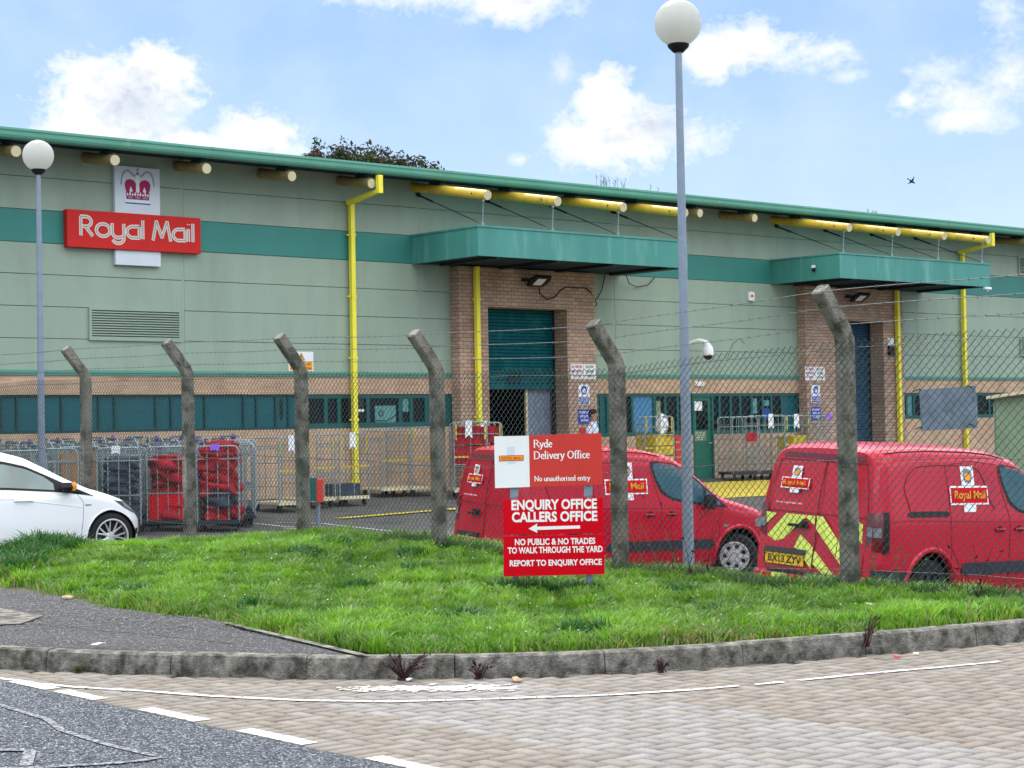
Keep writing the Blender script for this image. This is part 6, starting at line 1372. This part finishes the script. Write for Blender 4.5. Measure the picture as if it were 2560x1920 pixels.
# ------------------------------------------------------------------ vegetation and small stuff
def grass():
    """verge grass: bent three-segment blades in clumps, denser and taller in tufts."""
    N = 330000
    x = rng.uniform(-16.6, -10.75, N); y = rng.uniform(-25.75, -14.2, N)
    edge = np.interp(-y, [12, 14, 16.77, 17.3, 18.8, 19.6, 20.3, 20.8, 21.5, 22.0, 22.6, 23.52], [-16.05, -16.05, -16.0, -16.05, -16.21, -16.36, -16.33, -16.28, -16.42, -16.5, -16.62, -16.83])
    edge = edge+.05*np.sin(y*5.3)+.03*np.sin(y*13)
    ky = kerb_y_at(np.clip(x, -17, -10.5)); ok = (x > edge) & (y > ky+.01)
    n1 = lambda a, b, s, p: np.sin(a*s+p)*np.sin(b*s*1.13+p*1.7)
    clump = .5+.25*n1(x, y, 2.1, .5)+.25*n1(x+y*.3, y, 5.2, 2)+.22*n1(x, y-x*.4, 11, 1)
    thin = np.clip(np.minimum((x-edge)/.18, (y-ky)/.20), .25, 1); ok &= rng.random(N) < thin*(.55+.6*np.clip(clump, 0, 1))
    d = (x-CAMP.x)*CY.x+(y-CAMP.y)*CY.y; lat = (x-CAMP.x)*CX.x+(y-CAMP.y)*CX.y; ok &= np.abs(lat) < d*.33+1.0
    x, y, clump, thin = x[ok], y[ok], clump[ok], thin[ok]; n = len(x)
    cx = x+rng.normal(0, .01, n); z = zverge(x, y)
    h = (.040+.085*np.clip(clump, 0, 1.2))*rng.uniform(.5, 1.4, n)*(.45+.55*thin)
    tuft = np.zeros(n)
    for (tx, ty, tr, th) in TUFTS: g = np.exp(-(((x-tx)**2+(y-ty)**2)/tr**2)); h += th*g*rng.uniform(.4, 1.1, n); tuft += g
    fb = np.clip(1-np.abs(x-FX-.0)/.25, 0, 1)*(y < -16.5); h += fb*rng.uniform(0, .13, n)*(rng.random(n) < .3); dark = fb > .35
    sw = 3.1*n1(x+1, y, 1.9, .9)+2.6*n1(x, y+x*.2, 4.9, 2.7)+1.8*n1(x, y, 10.5, 4.1); a = sw*2.2+rng.normal(0, .75, n); lean = rng.uniform(.25, 1.25, n)*h*.95; dx, dy = np.cos(a), np.sin(a); w = rng.uniform(.0030, .0070, n)*(1+.4*tuft.clip(0, 1)); pa = a+np.pi/2+rng.normal(0, .5, n); wx, wy = np.cos(pa)*w, np.sin(pa)*w
    V = np.zeros((n, 7, 3), np.float32)
    for k, (f, bend, ww) in enumerate(((0, 0, 1), (.45, .22, .85), (.8, .62, .55))):
        V[:, 2*k, 0] = x+dx*lean*bend-wx*ww; V[:, 2*k, 1] = y+dy*lean*bend-wy*ww; V[:, 2*k, 2] = z-.01*(k == 0)+h*f
        V[:, 2*k+1, 0] = x+dx*lean*bend+wx*ww; V[:, 2*k+1, 1] = y+dy*lean*bend+wy*ww; V[:, 2*k+1, 2] = z-.01*(k == 0)+h*f
    V[:, 6, 0] = x+dx*lean; V[:, 6, 1] = y+dy*lean; V[:, 6, 2] = z+h*(.98-.12*rng.random(n))
    b = (np.arange(n)*7)[:, None]; F = np.concatenate([b+np.array([[0, 1, 3, 2]]), b+np.array([[2, 3, 5, 4]]), b+np.array([[4, 5, 6, 6]])], 1).reshape(-1, 4)
    # last one as a thin quad (tip repeated is not allowed): use tip vertex pair
    V2 = np.zeros((n, 8, 3), np.float32); V2[:, :7] = V; V2[:, 7] = V[:, 6]+np.array([.0006, .0006, 0], np.float32)
    b = (np.arange(n)*8)[:, None]; F = np.concatenate([b+np.array([[0, 1, 3, 2]]), b+np.array([[2, 3, 5, 4]]), b+np.array([[4, 5, 7, 6]])], 1).reshape(-1, 4)
    A_, B_, C_, D_ = np.array([.105, .26, .012]), np.array([.23, .44, .035]), np.array([.022, .095, .014]), np.array([.30, .27, .10])
    t = rng.random(n)[:, None]; cl = np.clip(clump+rng.normal(0, .18, n), 0, 1)[:, None]; c = A_*(1-t)+B_*t; pt = np.clip(.5+.9*n1(x+3, y*.9, 1.3, 2.2)+.5*n1(x, y, 3.7, .3)+.4*n1(x-y, y, 7.9, 1.1), 0, 1)[:, None]; c = c*(.80+.36*pt); cl = .25+.75*cl; c = C_*(1-cl)+c*cl
    c = np.where(tuft[:, None] > .45, C_*(.8+.9*t), c); c = np.where(dark[:, None], C_*(.6+1.1*t)+np.array([.02, .01, 0]), c); dry = rng.random(n) < np.where(thin < .9, .20, .035)
    dry |= (rng.random(n) < .35*np.exp(-(((x+14.9)**2+(y+24.6)**2)/.5**2))); c = np.where(dry[:, None], D_*(.6+.6*t), c)
    tint = np.repeat(c, 3, axis=0)
    o = big_mesh('grass', V2.reshape(-1, 3), F, 'grass_blade', tint=tint); tag(o, kind='stuff')
TUFTS = [(-15.35, -15.6, .45, .10), (-15.6, -16.3, .30, .12), (-14.9, -15.0, .5, .12), (-14.6, -15.1, .4, .10), (-15.8, -19.0, .14, .07), (-14.0, -19.6, .16, .06), (-13.2, -21.0, .20, .05), (-12.6, -22.2, .2, .05), (-15.7, -20.6, .15, .05), (-14.9, -22.2, .18, .05),
         (-12.0, -20.0, .25, .05), (-12.3, -16.9, .3, .05), (-13.2, -17.6, .25, .05), (-13.5, -23.4, .22, .04), (-15.0, -23.6, .2, .04), (-12.2, -18.0, .2, .03), (-12.9, -19.0, .2, .03), (-13.3, -20.85, .22, .09), (-12.8, -21.25, .20, .09), (-13.05, -21.05, .20, .08)]
grass()
def litter():
    r = random.Random(8)
    def scrap(x, y, s, m, lab, nm='litter', cat='litter', z=None):
        zz = float(zverge(x, y))+.05 if z is None else z; mb = MB(); pts = []
        n = 5
        top = [(x+s*math.cos(a)*r.uniform(.5, 1.1), y+s*math.sin(a)*r.uniform(.4, 1), zz+r.uniform(0, s*.5)) for a in [i*2*math.pi/n for i in range(n)]]
        mb.add(top+[(p[0], p[1], p[2]+.004) for p in top]+[(x, y, zz+s*.5)], [(0, 1, 2, 3, 4)]+[(5+i, 5+(i+1) % 5, 10) for i in range(5)]+[(i, (i+1) % 5, 5+(i+1) % 5, 5+i) for i in range(5)])
        tag(mb.build(nm, m), lab, cat)
    scrap(-15.45, -23.15, .05, 'litter', 'curled pale brown leaf on the grass near the kerb, below the sign', 'fallen_leaf', 'leaf')
    scrap(-12.55, -24.05, .07, 'litter', 'dry tan leaf on the grass in front of the second van', 'fallen_leaf', 'leaf')
    scrap(-11.95, -24.75, .02, 'white', 'tiny white scrap in the grass by the right fence post', 'paper_scrap')
    scrap(-17.72, -21.95, .05, 'white', 'crumpled white paper on the path edge by the kerb', 'paper_scrap', z=.14)
    scrap(-16.72, -23.92, .035, 'white', 'small white scrap on the paving against the kerb', 'paper_scrap', z=.004)
    scrap(-13.8, -25.40, .03, 'tube_cream', 'yellowish scrap on the paving by the right kerb', 'paper_scrap', z=.004)
    scrap(-14.02, -25.42, .035, 'board_red', 'reddish brown crisp packet at the foot of the right kerb', 'food_wrapper', z=.004)
    scrap(-16.3, -24.42, .05, 'wood', 'brown dead leaf on the paving below the kerb', 'fallen_leaf', 'leaf', z=.004)
    scrap(-16.25, -18.6, .07, 'wood', 'brown leaf scrap on the path at the grass edge', 'fallen_leaf', 'leaf', z=.135)
    # daisies: tiny white flowers, uncountable
    mb = MB()
    for k in range(160):
        x = r.uniform(-15.8, -11.6); y = r.uniform(-25, -16)
        if y < float(kerb_y_at(x))+.3: continue
        z = float(zverge(x, y))+r.uniform(.06, .10); s = r.uniform(.004, .009); mb.lathe([(s, 0), (s*.7, s*.5)], Matrix.Translation((x, y, z)), 6)
    tag(mb.build('daisies', 'white'), kind='stuff')
    # dead weeds in the kerb joints
    def weed(x, y, z, h, n, m, lab, spread=.8, nm='weed'):
        mb = MB()
        for k in range(n):
            a = r.uniform(0, 6.28); l = h*r.uniform(.5, 1.1); e = spread*r.uniform(.2, 1)
            p = [(x+r.uniform(-.03, .03), y+r.uniform(-.02, .02), z)]; q = (x+math.cos(a)*l*e*.6, y+math.sin(a)*l*e*.35-l*.15, z+l*.6); t = (x+math.cos(a)*l*e, y+math.sin(a)*l*e*.6-l*.3, z+l*r.uniform(.6, 1.0)); mb.tube([p[0], q, t], [.004, .003, .001], 4)
            for j in range(5): f = r.uniform(.3, 1); c = Vector(q).lerp(Vector(t), f); s = .012; mb.add([c+Vector((r.uniform(-s, s), r.uniform(-s, s), r.uniform(-s, s))) for _ in range(3)], [(0, 1, 2)])
        tag(mb.build(nm, m), lab, 'weed', 'weeds along the kerb')
    weed(-16.72, -23.86, .0, .20, 34, 'weed_purple', 'large dead purple-brown weed spilling over the kerb', 1.3, 'dead_weed')
    weed(-16.38, -24.15, .0, .13, 22, 'weed_purple', 'smaller dead weed right of the large one at the kerb foot', 1.1, 'dead_weed')
    weed(-15.45, -24.76, .0, .10, 18, 'weed_purple', 'thin dark weed at a kerb joint below the grass bulge', 1.0, 'dead_weed')
    weed(-14.05, -25.20, .06, .26, 14, 'weed_purple', 'dark upright stalk growing from the right kerb joint', .5, 'dead_weed')
    weed(-17.9, -22.02, .0, .05, 22, 'land', 'low green-brown tuft at the left kerb joint', 1.4)
    # moss and dirt line along the kerb foot
    mb = MB(); s = np.r_[0, np.cumsum(np.linalg.norm(np.diff(KP, axis=0), axis=1))]
    for k in range(2600):
        t = r.uniform(s[-1]*.55, s[-1]); x = np.interp(t, s, KP[:, 0]); y = np.interp(t, s, KP[:, 1]); dens = math.sin(t*3.1)*.5+.5
        if r.random() > .25+.6*dens: continue
        d = abs(r.gauss(0, .016)); c = Vector((x, y-d, .001+max(0, .012-d*.4))); q = .003+.007*r.random(); mb.add([c+Vector((r.uniform(-q, q), r.uniform(-q, q), r.uniform(0, q))) for _ in range(3)], [(0, 1, 2)])
    tag(mb.build('kerb_debris', 'weed_purple'), kind='stuff')
    # climbing dry stalks at the fence
    for i, (y, h) in enumerate(((-20.9, .75), (-21.3, .95), (-23.4, .6), (-24.2, .7))):
        mb = MB(); zz = float(zverge(FX-.2, y))
        for k in range(7):
            a = y+r.uniform(-.25, .25); tpt = a+r.uniform(-.35, .35); l = h*r.uniform(.4, .8); mb.tube([(FX-.17, a, zz), (FX-.16+r.uniform(-.05, .05), (a+tpt)/2, zz+l*.55), (FX-.15, tpt, zz+l)], [.004, .003, .0015], 4)
            for j in range(7): f = r.random(); c = Vector((FX-.16, a+(tpt-a)*f, zz+l*f)); q = .022; mb.add([c+Vector((r.uniform(-q, q), r.uniform(-q, q), r.uniform(-q, q))) for _ in range(3)], [(0, 1, 2)])
        tag(mb.build('fence_weed', 'weed_purple' if i % 2 else 'land'), ('dry weed stalks against the fence right of the verge sign', 'taller dry weed climbing the mesh before the first van', 'straggly weed at the foot of the rightmost fence post', 'dry weed on the mesh below the blank board')[i], 'weed', 'weeds against the fence')
    # weeds on the roof edge
    for i, (x, n, h) in enumerate(((6.6, 10, .40), (7.2, 6, .32), (8.3, 2, .22), (16.8, 8, .15))):
        mb = MB()
        for k in range(n):
            a = x+r.uniform(-.22, .22); l = h*r.uniform(.4, 1); mb.tube([(a, -1.1, 7.15), (a+r.uniform(-.03, .03), -1.1, 7.17+l*.5), (a+r.uniform(-.05, .05), -1.1, 7.17+l)], [.006, .004, .002], 4)
            for j in range(4): f = .3+.7*r.random(); mb.tube([(a, -1.1, 7.15+l*f), (a+r.uniform(-.06, .06), -1.1, 7.15+l*f+.07)], [.004, .002], 3)
        tag(mb.build('roof_weed', 'land'), ('tall thin weeds on the roof edge, left clump', 'thin weeds on the roof edge, right of the tall clump', 'single wispy weed on the roof edge', 'low weed clump on the roof edge near the right canopy')[i], 'weed', 'weeds on the roof edge')
litter()
def leaf_crown(centers, n, size, seed, pal):
    g = np.random.default_rng(seed); P = []
    for (c, r_) in centers:
        k = int(n*r_[0]*r_[2]/sum(q[1][0]*q[1][2] for q in centers)); v = g.normal(size=(k, 3)); v /= np.linalg.norm(v, axis=1)[:, None]; rad = g.random(k)**.35
        lumpy = 1+.22*np.sin(v[:, 0]*5+seed)*np.sin(v[:, 1]*6+1)+.15*np.sin(v[:, 2]*9+v[:, 0]*7); p = np.array(c)+v*(rad*lumpy)[:, None]*np.array(r_); P.append(p)
    P = np.concatenate(P); keep = (np.sin(P[:, 0]*3.1)*np.sin(P[:, 1]*2.7+1)*np.sin(P[:, 2]*3.7+.5)) > -.62+.3*g.random(len(P)); P = P[keep]; n = len(P)
    u = g.normal(size=(n, 3)); u /= np.linalg.norm(u, axis=1)[:, None]; w = np.cross(u, g.normal(size=(n, 3))); w /= np.linalg.norm(w, axis=1)[:, None]; s = size*g.uniform(.5, 1.3, n)[:, None]
    V = np.stack([P-u*s, P+w*s*.5, P+u*s, P-w*s*.5], 1).reshape(-1, 3); F = np.arange(n*4).reshape(-1, 4); pal = np.array(pal); c = pal[g.integers(0, len(pal), n)]*g.uniform(.6, 1.3, n)[:, None]; return V, F, c
def tree():
    # crown seen over the roof; stands well behind the building
    c = CAMP+CX*(-5.65)+CY*75; t = thing('tree', (c.x, c.y, -.6), 'dark tree crown showing above the roof line behind the building', 'tree')
    pal = [(.012, .035, .010), (.03, .07, .02), (.05, .035, .02), (.02, .05, .02), (.10, .05, .03)]
    W3 = lambda a, d, z: tuple(CAMP+CX*(-5.65+a)+CY*(75+d)+Vector((0, 0, z-1.5)))
    cen = [(W3(-2.0, 0, 11.73), (1.0, 1.2, 1.5)), (W3(-.9, .5, 11.93), (1.25, 1.3, 1.35)), (W3(.3, 0, 11.73), (1.2, 1.3, 1.35)), (W3(1.4, .2, 11.43), (.95, 1.2, 1.3)), (W3(2.2, .2, 11.13), (.8, 1.2, 1.35)), (W3(0, 1, 9.6), (2.7, 2.6, 2.4))]
    V, F, tc = leaf_crown(cen, 70000, .09, 3, pal); o = big_mesh('crown', V, F, 'leaf', tint=tc); attach(o, t)
    mb = MB(); b = Vector((c.x, c.y, -.6)); mb.tube([b, b+Vector((.1, 0, 3)), b+Vector((-.1, .1, 6)), b+Vector((.2, 0, 9)), b+Vector((0, .2, 12))], [.38, .32, .26, .16, .05], 10)
    g = random.Random(2)
    for (cc, r_) in cen:
        cc = Vector(cc); mb.tube([b+Vector((0, 0, 5+g.uniform(0, 2))), b.lerp(cc, .6)+Vector((0, 0, 2.2)), cc], [.16, .09, .03], 6)
        for k in range(7): e = cc+Vector((g.uniform(-1, 1)*r_[0], g.uniform(-1, 1)*r_[1], g.uniform(.2, 1.0)*r_[2])); mb.tube([cc, cc.lerp(e, .5)+Vector((0, 0, .1)), e], [.03, .02, .008], 4)
    mb.build('trunk', 'bark', t, smooth=True)
tree()
def bird():
    p = CAMP+CX*13.34+CY*60; p.z = 9.38; t = thing('bird', p, 'dark bird gliding with wings tilted in the sky at the right', 'bird')
    M = Matrix.Translation(p) @ fbasis(CX, -CY) @ Matrix.Rotation(R(-36), 4, 'Z') @ Matrix.Scale(.72, 4)
    def W(a, b, d=0): return M @ Vector((a, b, d))
    mb = MB(); mb.tube([W(-.17, .0), W(-.08, .0), W(.02, 0), (W(.12, .01)), W(.17, .015)], [.006, .03, .038, .022, .008], 8); mb.build('body', 'black', t, smooth=True)
    for s in (-1, 1):
        mb = MB(); f = [(-.05, 0), (.05, 0), (.03+.0, .10), (-.02, .20), (-.09, .30), (-.05, .18), (-.07, .08)]
        mb.prism([(a*.9-(.10 if s < 0 else 0)*abs(b)*2, b) for a, b in f], lambda a, b, d: W(a+.0, s*b*1.0*(1 if s > 0 else .8), d), -.004, .004); mb.build('wing', 'black', t)
    mb = MB(); mb.prism([(-.15, -.01), (-.24, -.04), (-.25, .03), (-.15, .015)], lambda a, b, d: W(a, b, d), -.003, .003); mb.build('tail', 'black', t)
bird()
